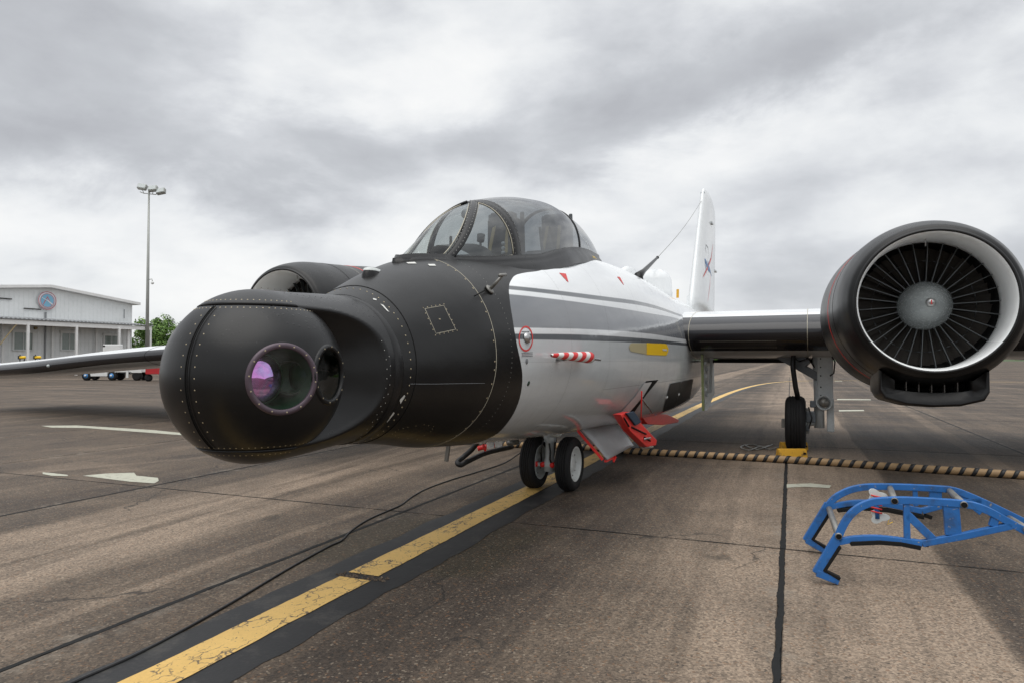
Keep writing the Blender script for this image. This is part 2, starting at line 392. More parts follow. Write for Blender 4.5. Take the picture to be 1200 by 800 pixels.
mat('vane_metal', (.11, .12, .125), .4, metal=.4, fn=worn(20, .25, .02, rough=.35))
mat('blade_metal', (.11, .10, .09), .4, metal=.3, fn=worn(10, .3, .02, rough=.4))
mat('brass_dot', (.40, .335, .22), .45)
mat('pale_dot', (.42, .42, .39), .4)
mat('chip_grey', (.60, .60, .57), .5)
mat('tyre', (.014, .014, .015), .75, spec=.3, fn=worn(30, .3, .15, rough=.75))
mat('rim_white', (.60, .63, .62), .4, fn=worn(20, .22, .04, rough=.4))
mat('red_paint', (.85, .035, .03), .35, fn=worn(14, .25, .04, rough=.35))
mat('red_line', (.62, .035, .03), .4)
mat('navy_pad', (.02, .04, .07), .8, fn=worn(30, .3, .2, rough=.8))
mat('yellow_decal', (.95, .60, .01), .35)
mat('faded_decal', (.47, .41, .24), .4)
mat('ring_purple', (.085, .062, .078), .38, metal=.3, fn=worn(20, .2, .03, rough=.4))
mat('primer_green', (.23, .27, .12), .5, fn=worn(20, .35, .05, rough=.5))
mat('decal_grey', (.16, .17, .18), .5)
mat('cream_seal', (.42, .39, .31), .6)
def f_stripe(nt, b):
    t, s, z = nt.sep(nt.obj())
    q = nt.m('FRACT', nt.m('MULTIPLY', nt.m('ADD', s, nt.m('MULTIPLY', z, -1.3)), 4.3))
    m = nt.m('MULTIPLY', nt.sm(q, .46, .49), nt.sm(q, 1.0, .97))
    nt.put(b.inputs['Base Color'], nt.mix(m, (.68, .68, .66), (.62, .03, .03)))
mat('striped_fabric', rough=.6, fn=f_stripe)
def f_glass(tint, refl_rough=.02, base_refl=.0):
    def f(nt, b):
        out = nt.n['Material Output']; nt.n.remove(b)
        tr = nt.new('ShaderNodeBsdfTransparent'); tr.inputs[0].default_value = tint + (1,)
        gl = nt.new('ShaderNodeBsdfGlossy'); gl.inputs['Roughness'].default_value = refl_rough
        ge = nt.new('ShaderNodeNewGeometry'); ca = nt.m('ABSOLUTE', nt.vm('DOT_PRODUCT', ge.outputs['Incoming'], ge.outputs['Normal']))
        schl = nt.m('MULTIPLY_ADD', nt.m('POWER', nt.m('SUBTRACT', 1.0, ca, clamp=True), 5.0), .95, .05)
        o = nt.obj(); n = nt.noise(o, 5, 4); 
        nt.put(gl.inputs['Normal'], nt.bump(nt.noise(o, 3, 3), .06, .02))
        k = nt.m('ADD', nt.m('MULTIPLY', schl, 1.0), base_refl)
        df = nt.new('ShaderNodeBsdfDiffuse'); df.inputs[0].default_value = (.35, .36, .35, 1)
        s1 = nt.new('ShaderNodeMixShader'); nt.put(s1.inputs[0], nt.m('MULTIPLY', nt.sm(n, .4, .75), .10))
        nt.l.new(tr.outputs[0], s1.inputs[1]); nt.l.new(df.outputs[0], s1.inputs[2])
        s2 = nt.new('ShaderNodeMixShader'); nt.put(s2.inputs[0], nt.m('MINIMUM', k, 1.0))
        nt.l.new(s1.outputs[0], s2.inputs[1]); nt.l.new(gl.outputs[0], s2.inputs[2]); nt.l.new(s2.outputs[0], out.inputs[0])
    return f
mat('canopy_glass', fn=f_glass((.40, .43, .45), .03, .08))
mat('side_glass', fn=f_glass((.62, .66, .66), .03, .05))
mat('windshield_glass', fn=f_glass((.90, .94, .92), .02, .0))
mat('sensor_glass', fn=f_glass((.82, .90, .86), .02, .0))
mat('side_sensor_glass', fn=f_glass((.28, .26, .25), .02, .0))
def f_lens(nt, b):
    t, s, z = nt.sep(nt.obj())
    lw = nt.new('ShaderNodeLayerWeight'); lw.inputs[0].default_value = .5
    n = nt.noise(nt.obj(), 9, 3, .6, .8)
    k = nt.m('ADD', nt.m('MULTIPLY', nt.m('SUBTRACT', t, LENS_T), 4.5), nt.m('MULTIPLY_ADD', nt.m('SUBTRACT', n, .5), 1.2, .42), clamp=True)
    nt.put(b.inputs['Base Color'], nt.ramp(k, [(0, (1, .25, .50)), (.4, (1, .35, .95)), (.75, (.62, .50, 1)), (1, (.35, .80, .95))]))
mat('baffle_dark', (.006, .036, .018), .35)
mat('cockpit_dark', (.02, .022, .024), .6)
mat('cockpit_grey', (.09, .10, .105), .6)
mat('seat_green', (.045, .05, .04), .8)
mat('belt_tan', (.35, .28, .15), .8)
def f_rack(nt, b):
    o = nt.obj(); n = nt.noise(o, 26, 6, .7)
    chip = nt.sm(n, .635, .67)
    c = nt.mix(nt.noise(o, 5, 3), (.012, .10, .33), (.022, .16, .47))
    c = nt.mix(nt.m('MULTIPLY', nt.sm(nt.noise(o, 9, 6, .7), .48, .72), .55), c, (.03, .04, .055))
    nt.put(b.inputs['Base Color'], nt.mix(chip, c, (.30, .26, .20))); nt.put(b.inputs['Roughness'], nt.m('MULTIPLY_ADD', n, .5, .2))
mat('rack_blue', rough=.38, fn=f_rack)
mat('foam_black', (.012, .012, .012), .9, spec=.2)
mat('tube_steel', (.22, .215, .20), .4, metal=.5, fn=worn(12, .3, .04, rough=.45))
def f_chock(nt, b):
    n = nt.noise(nt.obj(), 12, 5, .7)
    nt.put(b.inputs['Base Color'], nt.mix(nt.sm(n, .5, .7), (.62, .33, .02), (.22, .13, .03)))
mat('chock_yellow', rough=.7, fn=f_chock)
mat('hose_tan', (.36, .235, .12), .65, fn=worn(9, .28, .1, rough=.65))
mat('rubber_black', (.012, .012, .013), .5, fn=worn(20, .3, .05, rough=.5))
# ground
def ground_common(nt, b, slab=True):
    p = nt.pos()
    u = nt.vm('DOT_PRODUCT', p, tuple(gu)); v = nt.vm('DOT_PRODUCT', p, tuple(gv))
    q = nt.comb(v, u, 0)
    big = nt.noise(q, .22, 5, .6, .5); mid = nt.noise(nt.vm('ADD', q, (7, 3, 0)), 1.1, 6, .65, .3)
    wipe = nt.noise(nt.vm('MULTIPLY', q, (1.1, .06, 1)), 1.6, 5, .6)         # stains drawn along the taxi direction
    wash = nt.noise(nt.vm('MULTIPLY', q, (.07, .55, 1)), 1.6, 6, .62)        # old water stains across it, far off
    slabn = nt.new('ShaderNodeTexWhiteNoise', noise_dimensions='2D')
    nt.put(slabn.inputs['Vector'], nt.comb(nt.m('FLOOR', nt.m('DIVIDE', nt.m('ADD', v, .08), 3.81)), nt.m('FLOOR', nt.m('DIVIDE', nt.m('SUBTRACT', u, 6.42), 7.62)), 0))
    fine = nt.noise(nt.vm('MULTIPLY', q, (1, .035, 1)), 17, 4, .7)
    k = nt.m('ADD', nt.m('MULTIPLY', nt.m('SUBTRACT', big, .5), .60), nt.m('MULTIPLY', nt.m('SUBTRACT', mid, .5), .80))
    k = nt.m('ADD', k, nt.m('MULTIPLY', nt.m('SUBTRACT', fine, .5), .42))
    k = nt.m('ADD', k, nt.m('MULTIPLY', nt.m('SUBTRACT', wipe, .5), .85))
    far = nt.sm(u, 10, 30)
    k = nt.m('ADD', k, nt.m('MULTIPLY', nt.m('MULTIPLY', nt.m('SUBTRACT', wash, .5), 1.5), nt.m('MULTIPLY_ADD', far, .9, .1)))
    k = nt.m('ADD', k, nt.m('MULTIPLY', nt.m('SUBTRACT', slabn.outputs[0], .5), .14))
    # rubber and wear bands, plus a darker strip on the right: (v centre at u=0, slope dv/du, half width, strength)
    wig = nt.m('MULTIPLY', nt.m('SUBTRACT', nt.noise(nt.comb(0, u, 0), .25, 2), .5), .8)
    v2 = nt.m('ADD', v, nt.m('MULTIPLY', wig, .25))
    k = nt.m('MULTIPLY_ADD', nt.m('MULTIPLY', nt.sm(v2, -1.5, -.2), nt.sm(v2, 1.20, 1.10)), .44, k)
    k = nt.m('MULTIPLY_ADD', nt.m('MULTIPLY', nt.sm(v2, -7.05, -6.75), nt.sm(v2, -4.75, -5.35)), .42, k)
    k = nt.m('MULTIPLY_ADD', nt.m('MULTIPLY', nt.sm(v2, 1.1, 1.3), nt.sm(v2, 7, 3)), -.07, k)  # ground colour a little darker right of the pale band
    for vc, sl_, hw, st in ((-5.9, .02, .09, -.22), (-6.35, .015, .05, -.15), (-2.2, .0, .5, -.14), (-8.2, .01, .5, -.16), (-4.35, .0, .08, .22), (.15, .0, .05, -.10), (-.62, .0, .06, -.10)):
        d = nt.m('ABSOLUTE', nt.m('SUBTRACT', nt.m('SUBTRACT', v, nt.m('MULTIPLY_ADD', u, sl_, vc)), nt.m('MULTIPLY', wig, .5)))
        k = nt.m('MULTIPLY_ADD', nt.sm(d, hw * 1.5, hw * .5), st, k)
    # tyre tracks running off to the right: pale bands of fine lines
    for (v0, u0, dv, du, hw, st) in ((.93, 4.3, .004, 1, .19, .20), (.52, 4.3, .0, 1, .08, .14), (2.9, 11.0, .034, 1, .14, .24), (1.1, 18, .04, 1, .12, .18), (-5.35, 3.2, -.14, 1, .10, .30), (-5.7, 3.2, -.14, 1, .05, .22), (-9.0, 9, .5, 1, .12, .22), (-1.5, 8, -.3, 1, .10, .12)):
        L = sqrt(dv * dv + du * du)
        d = nt.m('DIVIDE', nt.m('SUBTRACT', nt.m('SUBTRACT', v, v0), nt.m('MULTIPLY', nt.m('SUBTRACT', u, u0), dv / du)), L)
        band = nt.sm(nt.m('ABSOLUTE', nt.m('ADD', d, nt.m('MULTIPLY', wig, .12))), hw * 1.15, hw * .8)
        rib = nt.m('SINE', nt.m('MULTIPLY', d, 2 * pi / .045))
        k = nt.m('MULTIPLY_ADD', nt.m('MULTIPLY', band, nt.m('MULTIPLY_ADD', rib, .25, .75)), st, k)
    k = nt.m('MULTIPLY_ADD', k, .85, .50, clamp=True)
    c = nt.ramp(k, [(0, (.018, .0135, .0105)), (.33, (.046, .0345, .026)), (.6, (.100, .075, .054)), (1, (.23, .175, .128))])
    # damp oily patch beside the line, where equipment has dripped
    dm = nt.m('ADD', nt.m('MULTIPLY', nt.m('SUBTRACT', nt.noise(q, 2.4, 6, .7), .5), .9), 0.0)
    du_ = nt.m('ADD', nt.m('ABSOLUTE', nt.m('SUBTRACT', u, 5.45)), dm); dv_ = nt.m('ADD', nt.m('ABSOLUTE', nt.m('SUBTRACT', v, -3.0)), dm)
    damp = nt.m('MULTIPLY', nt.sm(du_, .95, .65), nt.sm(dv_, 1.0, .75))
    c = nt.mix(nt.m('MULTIPLY', damp, .55), c, (.034, .028, .014))
    sp_ = nt.vor(nt.vm('ADD', q, nt.vm('SCALE', nt.noise(q, 3, 4, col=True), sc=.5)), .9); spot = nt.m('MULTIPLY', nt.sm(sp_[0], .16, .06), nt.sm(nt.sep(sp_[1])[0], .62, .72))
    c = nt.mix(nt.m('MULTIPLY', spot, .5), c, (.02, .017, .013))
    # aggregate
    ag = nt.vor(nt.vm('MULTIPLY', p, (1, 1, 0)), 75); ag2 = nt.noise(p, 55, 4, .75)
    cell = nt.sep(ag[1])[0]
    c = nt.vm('MULTIPLY', c, nt.comb(*[nt.m('MULTIPLY_ADD', cell, .8, .6)] * 3))
    c = nt.vm('MULTIPLY', c, nt.comb(*[nt.m('MULTIPLY_ADD', ag2, 1.3, .35)] * 3))
    c = nt.mix(nt.m('MULTIPLY', nt.sm(cell, .94, .99), .38), c, (.30, .25, .19))
    c = nt.mix(nt.m('MULTIPLY', nt.sm(nt.sep(ag[1])[2], .93, .98), .5), c, (.17, .09, .045))
    c = nt.mix(nt.m('MULTIPLY', nt.sm(nt.sep(ag[1])[1], .93, .97), .55), c, (.02, .02, .02))
    # fine cracks
    cr = nt.vor(nt.vm('ADD', q, nt.vm('SCALE', nt.noise(q, 1.2, 4, col=True), sc=.9)), .42, 'DISTANCE_TO_EDGE')[0]
    cg = nt.m('MULTIPLY', nt.sm(cr, .007, .002), nt.sm(nt.noise(q, .6, 2), .52, .6))
    c = nt.mix(nt.m('MULTIPLY', cg, .7), c, (.012, .011, .010))
    return p, u, v, q, c, ag, ag2, mid
def f_ground(nt, b):
    p, u, v, q, c, ag, ag2, mid = ground_common(nt, b)
    # frayed pale edges next to the slab joints
    fr = nt.m('FRACT', nt.m('DIVIDE', nt.m('ADD', v, .08), 3.81))
    dj = nt.m('MULTIPLY', nt.m('SUBTRACT', .5, nt.m('ABSOLUTE', nt.m('SUBTRACT', fr, .5))), 3.81)
    edge = nt.m('MULTIPLY', nt.sm(dj, .22, .02), nt.sm(nt.noise(q, 3.0, 6, .75), .50, .62))
    c = nt.mix(nt.m('MULTIPLY', edge, .55), c, (.21, .18, .145))
    nt.put(b.inputs['Base Color'], c)
    nt.put(b.inputs['Roughness'], nt.m('MULTIPLY_ADD', mid, .25, .62))
    nt.put(b.inputs['Normal'], nt.bump(nt.m('ADD', ag[0], nt.m('MULTIPLY', ag2, .6)), .5, .004))
mat('old_concrete', rough=.75, spec=.35, fn=f_ground)
def f_tar(nt, b):
    q = nt.pos(); n = nt.noise(q, 2.6, 6, .7); n2 = nt.noise(q, 40, 3, .7)
    nt.put(b.inputs['Base Color'], nt.ramp(nt.m('MULTIPLY_ADD', n2, .2, nt.m('MULTIPLY', n, .8)), [(.3, (.0055, .0055, .006)), (.52, (.011, .011, .012)), (.60, (.035, .033, .031)), (.75, (.07, .06, .048))]))
    nt.put(b.inputs['Roughness'], nt.m('MULTIPLY_ADD', n, .3, .45)); nt.put(b.inputs['Normal'], nt.bump(n2, .4, .004))
mat('tar', rough=.6, fn=f_tar)
mat('joint_seal', (.007, .007, .007), .75, spec=.25, fn=worn(8, .35, .3, rough=.7))
def f_yline(nt, b):
    p = nt.pos(); u = nt.vm('DOT_PRODUCT', p, tuple(gu)); v = nt.vm('DOT_PRODUCT', p, tuple(gv)); q = nt.comb(v, u, 0)
    n = nt.noise(q, 2.2, 5, .65); n2 = nt.noise(q, 30, 5, .72, .4)
    cr = nt.vor(nt.vm('ADD', nt.vm('MULTIPLY', q, (1, .55, 1)), nt.vm('SCALE', nt.noise(q, 5, 4, col=True), sc=.22)), 11, 'DISTANCE_TO_EDGE')[0]
    c = nt.mix(n, (.55, .34, .09), (.74, .49, .16))
    c = nt.vm('MULTIPLY', c, nt.comb(*[nt.m('MULTIPLY_ADD', n2, .5, .75)] * 3))
    pit = nt.m('MAXIMUM', nt.sm(n2, .60, .635), nt.m('MULTIPLY', nt.sm(cr, .05, .02), nt.sm(nt.noise(q, 3.3, 3), .46, .54)))
    c = nt.mix(nt.m('MULTIPLY', pit, .85), c, (.055, .05, .045))
    nt.put(b.inputs['Base Color'], c); nt.put(b.inputs['Normal'], nt.bump(nt.m('SUBTRACT', n2, pit), .4, .003))
mat('yellow_line_paint', rough=.6, fn=f_yline)
def f_wline(nt, b):
    n = nt.noise(nt.pos(), 14, 5, .7)
    nt.put(b.inputs['Base Color'], nt.mix(nt.sm(n, .52, .66), (.42, .42, .34), (.24, .22, .18)))
mat('old_white_paint', rough=.7, fn=f_wline)
mat('grass_green', (.05, .08, .025), .9, fn=worn(.3, .3, 0, rough=.9))
def f_far(nt, b):
    p, u, v, q, c, ag, ag2, mid = ground_common(nt, b)
    nt.put(b.inputs['Base Color'], c)
mat('far_concrete', rough=.8, spec=.3, fn=f_far)
# building
mat('siding', (.80, .82, .82), .45, fn=worn(.6, .12, 0, rough=.45))
mat('trim_white', (.80, .80, .79), .45, fn=worn(1.2, .15, 0, rough=.45))
mat('roof_grey', (.26, .27, .28), .5, fn=worn(1, .2, 0, rough=.5))
mat('window_glass_far', (.24, .28, .26), .08, fn=worn(.8, .25, 0, rough=.08, rvar=.05))
mat('frame_white', (.70, .71, .70), .4)
mat('dark_gap', (.03, .03, .03), .7)
mat('emblem_blue', (.20, .44, .60), .5); mat('emblem_red', (.50, .12, .15), .5); mat('emblem_white', (.66, .70, .74), .5)
mat('logo_blue', (.04, .15, .36), .4)
mat('pole_grey', (.34, .35, .33), .45, metal=.3, fn=worn(1, .15, 0, rough=.45))
mat('lamp_glass', (.42, .46, .46), .15)
mat('cart_white', (.70, .71, .70), .4, fn=worn(2, .15, 0, rough=.4))
mat('cart_red', (.40, .015, .02), .4, fn=worn(2, .2, 0, rough=.4))
mat('hub_blue', (.05, .22, .50), .4)
mat('bark', (.09, .07, .05), .9)
def f_leaf(nt, b):
    n = nt.new('ShaderNodeObjectInfo'); g_ = nt.new('ShaderNodeNewGeometry')
    nn = nt.noise(nt.obj(), .9, 3, .6); k = nt.m('ADD', nt.m('MULTIPLY', g_.outputs['Random Per Island'], .6), nt.m('MULTIPLY', nn, .5), clamp=True)
    nt.put(b.inputs['Base Color'], nt.ramp(k, [(0, (.022, .05, .010)), (.5, (.08, .17, .024)), (1, (.17, .29, .04))]))
mat('leaves', rough=.55, fn=f_leaf)
m_ = MATS

# ================================================================== GROUND
far = 9000
gm = M()
# one big sheet under everything (seen through the slab joints), then outer ring flush with the slab tops
NU0, NU1, NV0, NV1 = -3, 8, -10, 8       # slab index ranges
su0, sv0, SU, SV = 6.42, -.08, 7.62, 3.81
U0, U1 = su0 + NU0 * SU, su0 + NU1 * SU; V0, V1 = sv0 + NV0 * SV, sv0 + NV1 * SV
gm.add([G(-far, -far, -.012), G(far, -far, -.012), G(far, far, -.012), G(-far, far, -.012)], [(0, 1, 2, 3)], False)
O('ground', gm, m_['joint_seal'], kind='structure')
ap = M()
A_ = 330
for (a, b_, c_, d_) in ((-A_, -A_, A_, U0), (-A_, U1, A_, A_ * 1.6), (-A_, U0, V0, U1), (V1, U0, A_, U1)):
    ap.add([G(a, b_), G(c_, b_), G(c_, d_), G(a, d_)], [(0, 1, 2, 3)], False)
O('apron', ap, m_['far_concrete'], kind='structure')
gr = M(); F2 = 8000
for (a, b_, c_, d_) in ((-F2, -F2, F2, -A_), (-F2, A_ * 1.6, F2, F2), (-F2, -A_, -A_, A_ * 1.6), (A_, -A_, F2, A_ * 1.6)):
    gr.add([G(a, b_, -.002), G(c_, b_, -.002), G(c_, d_, -.002), G(a, d_, -.002)], [(0, 1, 2, 3)], False)
O('grass', gr, m_['grass_green'], kind='structure')
tar = bpy.data.objects.new('tarmac', None); COL.objects.link(tar); tar['kind'] = 'structure'
tar.rotation_euler = (0, 0, -GR)
sm_ = M(); jw = .018
bw = .006
rows = []
for inset, zz_ in ((0, -.011), (0, -bw), (bw, 0)):
    x0, x1, y0, y1 = jw + inset, SV - jw - inset, .009 + inset, SU - .009 - inset
    rows.append([(x0, y0, zz_), (x1, y0, zz_), (x1, y1, zz_), (x0, y1, zz_)])
sm_.grid(rows, True, False); sm_.add(rows[-1], [(0, 1, 2, 3)], False)
slab = sm_.mesh('concrete_slab', m_['old_concrete'])
for i in range(NU0, NU1):
    for j in range(NV0, NV1):
        o = O('concrete_slab', slab, None, tar); o.location = (sv0 + j * SV, su0 + i * SU, 0)
JS = []
# yellow line with tar borders
YL = [(-8, -3.04), (20, -3.02), (30, -2.86), (36, -2.68), (42, -2.3), (47, -1.75), (51, -1.0), (54, .1), (56, 1.6), (57.2, 3.8), (57.9, 7), (58.2, 12), (58.3, 26)]
def dense(P, n=8):
    out = []
    for i in range(len(P) - 1):
        p0 = Vector(P[max(i - 1, 0)]); p1 = Vector(P[i]); p2 = Vector(P[i + 1]); p3 = Vector(P[min(i + 2, len(P) - 1)])
        for k in range(n):
            t = k / n
            out.append(.5 * ((2 * p1) + (p2 - p0) * t + (2 * p0 - 5 * p1 + 4 * p2 - p3) * t * t + (3 * p1 - p0 - 3 * p2 + p3) * t**3))
    out.append(Vector(P[-1])); return out
yl = [(v, u) for u, v in [(p[0], p[1]) for p in dense([(a, b, 0) for a, b in YL], 10)]]
def ribbon(pts, w0, w1, z, jag=0, rnd=None, step=.12):
    """pts (v,u); from offset w0 to w1 across, finely stepped with an uneven edge"""
    m = M(); rows = []
    P = [Vector((a, b, 0)) for a, b in pts]; Q = []
    for i in range(len(P) - 1):
        n = max(1, int((P[i + 1] - P[i]).length / (step if jag else 1e9)))
        for k in range(n): Q.append(P[i].lerp(P[i + 1], k / n))
    Q.append(P[-1]); j0 = j1 = 0
    for i, p in enumerate(Q):
        d = (Q[min(i + 1, len(Q) - 1)] - Q[max(i - 1, 0)]).normalized(); nrm = Vector((d.y, -d.x, 0))
        if jag: j0 = j0 * .7 + rnd.uniform(-jag, jag); j1 = j1 * .7 + rnd.uniform(-jag, jag)
        a = p + nrm * (w0 + j0); b = p + nrm * (w1 + j1)
        rows.append([G(a.x, a.y, z), G(b.x, b.y, z)])
    m.grid(rows, False, False); return m
O('tar_border', ribbon(yl, -.36, .40, .004, .018, R0, .15), m_['tar'], kind='structure')
for i, vv in enumerate((-7.70, -3.89, -.08, 3.73)):
    O('joint_sealant', ribbon([(vv, -6), (vv, 30)], -.020, .020, .0025, .006, R0, .035), m_['joint_seal'], kind='structure')
for uu in (-1.2, 6.42, 14.04, 21.66):
    O('joint_sealant', ribbon([(-22, uu), (22, uu)], -.009, .009, .0025, .005, R0, .05), m_['joint_seal'], kind='structure')
brk = [(a, b) for a, b in yl if b < 4.2] + [(-3.04, 4.3)]
yy = M(); yy2 = M()
# painted in two lengths with the old cross joint broken open between them
def paint_len(ua, ub):
    P = [(tabv, u) for tabv, u in [(v, u) for v, u in yl if ua < u < ub]]
    f = lambda u: min(yl, key=lambda q: abs(q[1] - u))[0]
    return [(f(ua), ua)] + P + ([(f(ub), ub)] if ub < 57 else [])
for P in (paint_len(-7, 4.33), [(-3.04, 4.44)] + [q for q in yl if q[1] > 4.6]):
    r = ribbon(P, -.135, .135, .008, .004, R0, .08); yy.add(r.v, r.f, False)
for i in range(60):
    a_, b_ = -3.04 + R0.uniform(-.20, .24), 4.385 + R0.uniform(-.045, .045); c_ = G(a_, b_, .012); r_ = R0.uniform(.006, .02)
    yy2.add([c_ + Vector((cos(2 * pi * q / 5) * r_, sin(2 * pi * q / 5) * r_ * .8, -.006)) for q in range(5)] + [c_ + Vector((0, 0, r_ * .5))], [(q, (q + 1) % 5, 5) for q in range(5)], False)
O('gravel_crumbs', yy2, m_['old_concrete'], kind='stuff')
O('taxiway_line', yy, m_['yellow_line_paint'], kind='structure')
wh = M()
def patchg(P, z=.004): wh.add([tuple(gnd(x, y)[:2]) + (z,) for x, y in P], [tuple(range(len(P)))], False)
patchg([(97, 557), (124, 554.5), (157, 553.5), (160, 557), (185, 559.5), (186, 563), (181, 566), (152, 564), (120, 560)])
patchg([(48, 498.5), (90, 498), (180, 503.5), (214, 507), (214, 509.5), (180, 507), (100, 501), (60, 500.5)])
patchg([(50, 553), (62, 554), (79, 556), (80, 557.5), (60, 557), (50, 555)])
patchg([(922, 567), (950, 566), (974, 568.5), (972, 571.5), (945, 570), (922, 571)])
patchg([(983, 480), (1012, 479.8), (1013, 481.2), (983, 481.6)])
patchg([(981, 467), (1020, 467.4), (1021, 468.4), (981, 468.2)])
patchg([(978, 445.6), (987, 445.6), (987, 446.3), (978, 446.3)])
O('painted_mark', wh, m_['old_white_paint'], kind='structure')

# ================================================================== AIRCRAFT
air = thing('jet_aircraft', 'white and grey jet with black nose and bubble canopy parked on the yellow line', 'aircraft', (OX, OY, 0), -TH)
def rows_fus(s0, s1, n, m=96, off=0): return [[fus_pt(lerp(s0, s1, i / n), 2 * pi * j / m, off) for j in range(m)] for i in range(n + 1)]
fm = M(); fm.grid(rows_fus(-4.16, 15.6, 260), True, True)
fus = O('fuselage', fm, m_['hull_paint'], air)
def dots(pts, r, name, m, parent, proud=.5):
    """pts: (position, normal)"""
    k = M()
    for p, n in pts:
        n = Vector(n).normalized(); u = n.orthogonal().normalized(); v = n.cross(u)
        ring = [p + (u * cos(pi * q / 3) + v * sin(pi * q / 3)) * r - n * r * .2 for q in range(6)]
        k.add(ring + [p + n * r * proud], [(i, (i + 1) % 6, 6) for i in range(6)], True)
    return O(name, k, m, parent, fix=False, kind='stuff')
def fring(s, n, off=.001, ph0=-pi, ph1=pi, jit=0):
    out = []
    for i in range(n):
        ph = lerp(ph0, ph1, i / n); P = fus_pt(s, ph + R0.uniform(-jit, jit), off); out.append((P, normal(P)))
    return out
def fseam(s, r=.003, off=0, m='gap_black', name='seam'):
    k = M(); k.tube([fus_pt(s, 2 * pi * i / 72, off) for i in range(73)], r, 6, False); return O(name, k, m_[m], fus)
dots(fring(-4.05, 60, jit=.012), .0065, 'rivet_row', m_['brass_dot'], fus)
dots(fring(-3.17, 44, jit=.03), .0085, 'rivet_row', m_['brass_dot'], fus)
dots(fring(-2.93, 120), .0035, 'rivet_row', m_['pale_dot'], fus)
fseam(-3.15, .0028, 0, 'cream_seal'); fseam(-4.0, .004)
# hatch outlines on the black nose: (corner pixels -> points on the skin)
def along(P, n):
    out = []
    for i in range(len(P) - 1):
        for k in range(n): out.append((lerp(P[i][0], P[i + 1][0], k / n), lerp(P[i][1], P[i + 1][1], k / n)))
    out.append(P[-1]); return out
def skinline(P, r, m, name='seam', n=6, parent=None):
    pts = [hit(x, y, 0) for x, y in along(P, n)]; pts = [p for p in pts if p]
    if len(pts) < 2: return None
    k = M(); k.tube(pts, r, 5, True); return O(name, k, m_[m], parent or fus)
def skindots(P, n, r, m='brass_dot', parent=None):
    q = [hit(x, y, 0) for x, y in along(P, n)]; q = [(p, normal(p)) for p in q if p]
    return dots(q, r, 'rivet_row', m_[m], parent or fus)
HA = [(498, 362), (520, 358), (534, 386), (511, 391), (498, 362)]
def shrink(P, k):
    cx_ = sum(p[0] for p in P[:-1]) / (len(P) - 1); cy_ = sum(p[1] for p in P[:-1]) / (len(P) - 1)
    return [(lerp(p[0], cx_, k), lerp(p[1], cy_, k)) for p in P]
skinline(HA, .002, 'cream_seal'); skindots(shrink(HA, -.1), 5, .006)
skindots([(515, 374), (516, 374)], 1, .006)
HB = [(467, 503), (478, 500), (497, 497), (508, 499), (505, 505), (489, 514), (467, 512), (460, 508), (467, 503)]
skindots(HB, 2, .005)
skinline([(481, 449.5), (510, 449.5), (568, 448.5)], .0018, 'decal_grey')
for P in ([(502, 427), (518, 434)], [(555, 427), (569, 445)], [(504, 408), (512, 420)]): pass
def hitc(x, y, cx_, cy_, off):
    for q in range(14):
        p = hit(x, y, off)
        if p: return p
        x = lerp(x, cx_, .06); y = lerp(y, cy_, .06)
def skinpatch(poly, m, name, off=.003, parent=None, nu=6, nv=6):
    """4 pixel corners laid on the skin as a fitted plate"""
    a, b, c, d = poly; rows = []
    for i in range(nu + 1):
        r = []
        for j in range(nv + 1):
            u, v = i / nu, j / nv
            x = lerp(lerp(a[0], b[0], u), lerp(d[0], c[0], u), v); y = lerp(lerp(a[1], b[1], u), lerp(d[1], c[1], u), v)
            p = hitc(x, y, (a[0] + c[0]) / 2, (a[1] + c[1]) / 2, off)
            if p is None: print('no hit', name); return None
            r.append(p)
        rows.append(r)
    k = M(); k.grid(rows, False, True); return O(name, k, m_[m], parent or fus)
# paint chips at the collar
for P in ([(445.5, 356.5), (449, 358), (456, 366), (453.5, 365)], [(437, 350), (441, 351), (441, 352.5), (437, 351.5)], [(468, 468), (473.5, 462), (474.5, 463.5), (469, 472.5)], [(452, 492), (461, 482), (462, 483.5), (453.5, 494)],
          [(476, 308), (486, 307.5), (488, 309.5), (478, 309.5)], [(501, 310), (509, 310), (511, 312), (503, 312)]):
    skinpatch(P, 'chip_grey', 'paint_chip')
# warning marks
skinpatch([(655, 320), (663, 321), (666, 331), (665.5, 331)], 'red_line', 'warning_mark')
skinpatch([(723, 324.5), (726.5, 325), (731, 334), (730.5, 334)], 'red_line', 'warning_mark')
def skinring(cx_, cy_, rx, ry, w, m, name, off=.004):
    k = M(); rows = []
    for i in range(41):
        a = 2 * pi * i / 40
        r = []
        for q in (1 - w, 1):
            p = hit(cx_ + rx * q * cos(a), cy_ + ry * q * sin(a), off)
            if p is None: return
            r.append(p)
        rows.append(r)
    k.grid(rows, False, True); return O(name, k, m_[m], fus)
skinring(615.8, 396.8, 8.4, 14.8, .13, 'red_line', 'warning_ring')
def skindome(px, py, r, h, m, name):
    p = hit(px, py, 0); n = normal(p); k = M(); k.lathe([(0, r), (h * .6, r * .92), (h, r * .55), (h * 1.08, .0001)], p, n, 20); return O(name, k, m_[m], fus)
skindome(617, 396, .048, .03, 'steel', 'air_sensor')
skindome(617.5, 423, .025, .004, 'decal_grey', 'vent_disc'); skindome(619.5, 449, .024, .003, 'baffle_dark', 'vent_disc')
for j in range(3):   # the small lettering under and over the ring, too small to read
    skinpatch([(611, 413 + j * 1.9), (624, 412.5 + j * 1.9), (624, 413.3 + j * 1.9), (611, 413.8 + j * 1.9)], 'decal_grey', 'stencil_text')
skinpatch([(611, 388.3), (620, 388.3), (620, 389.2), (611, 389.2)], 'decal_grey', 'stencil_text')
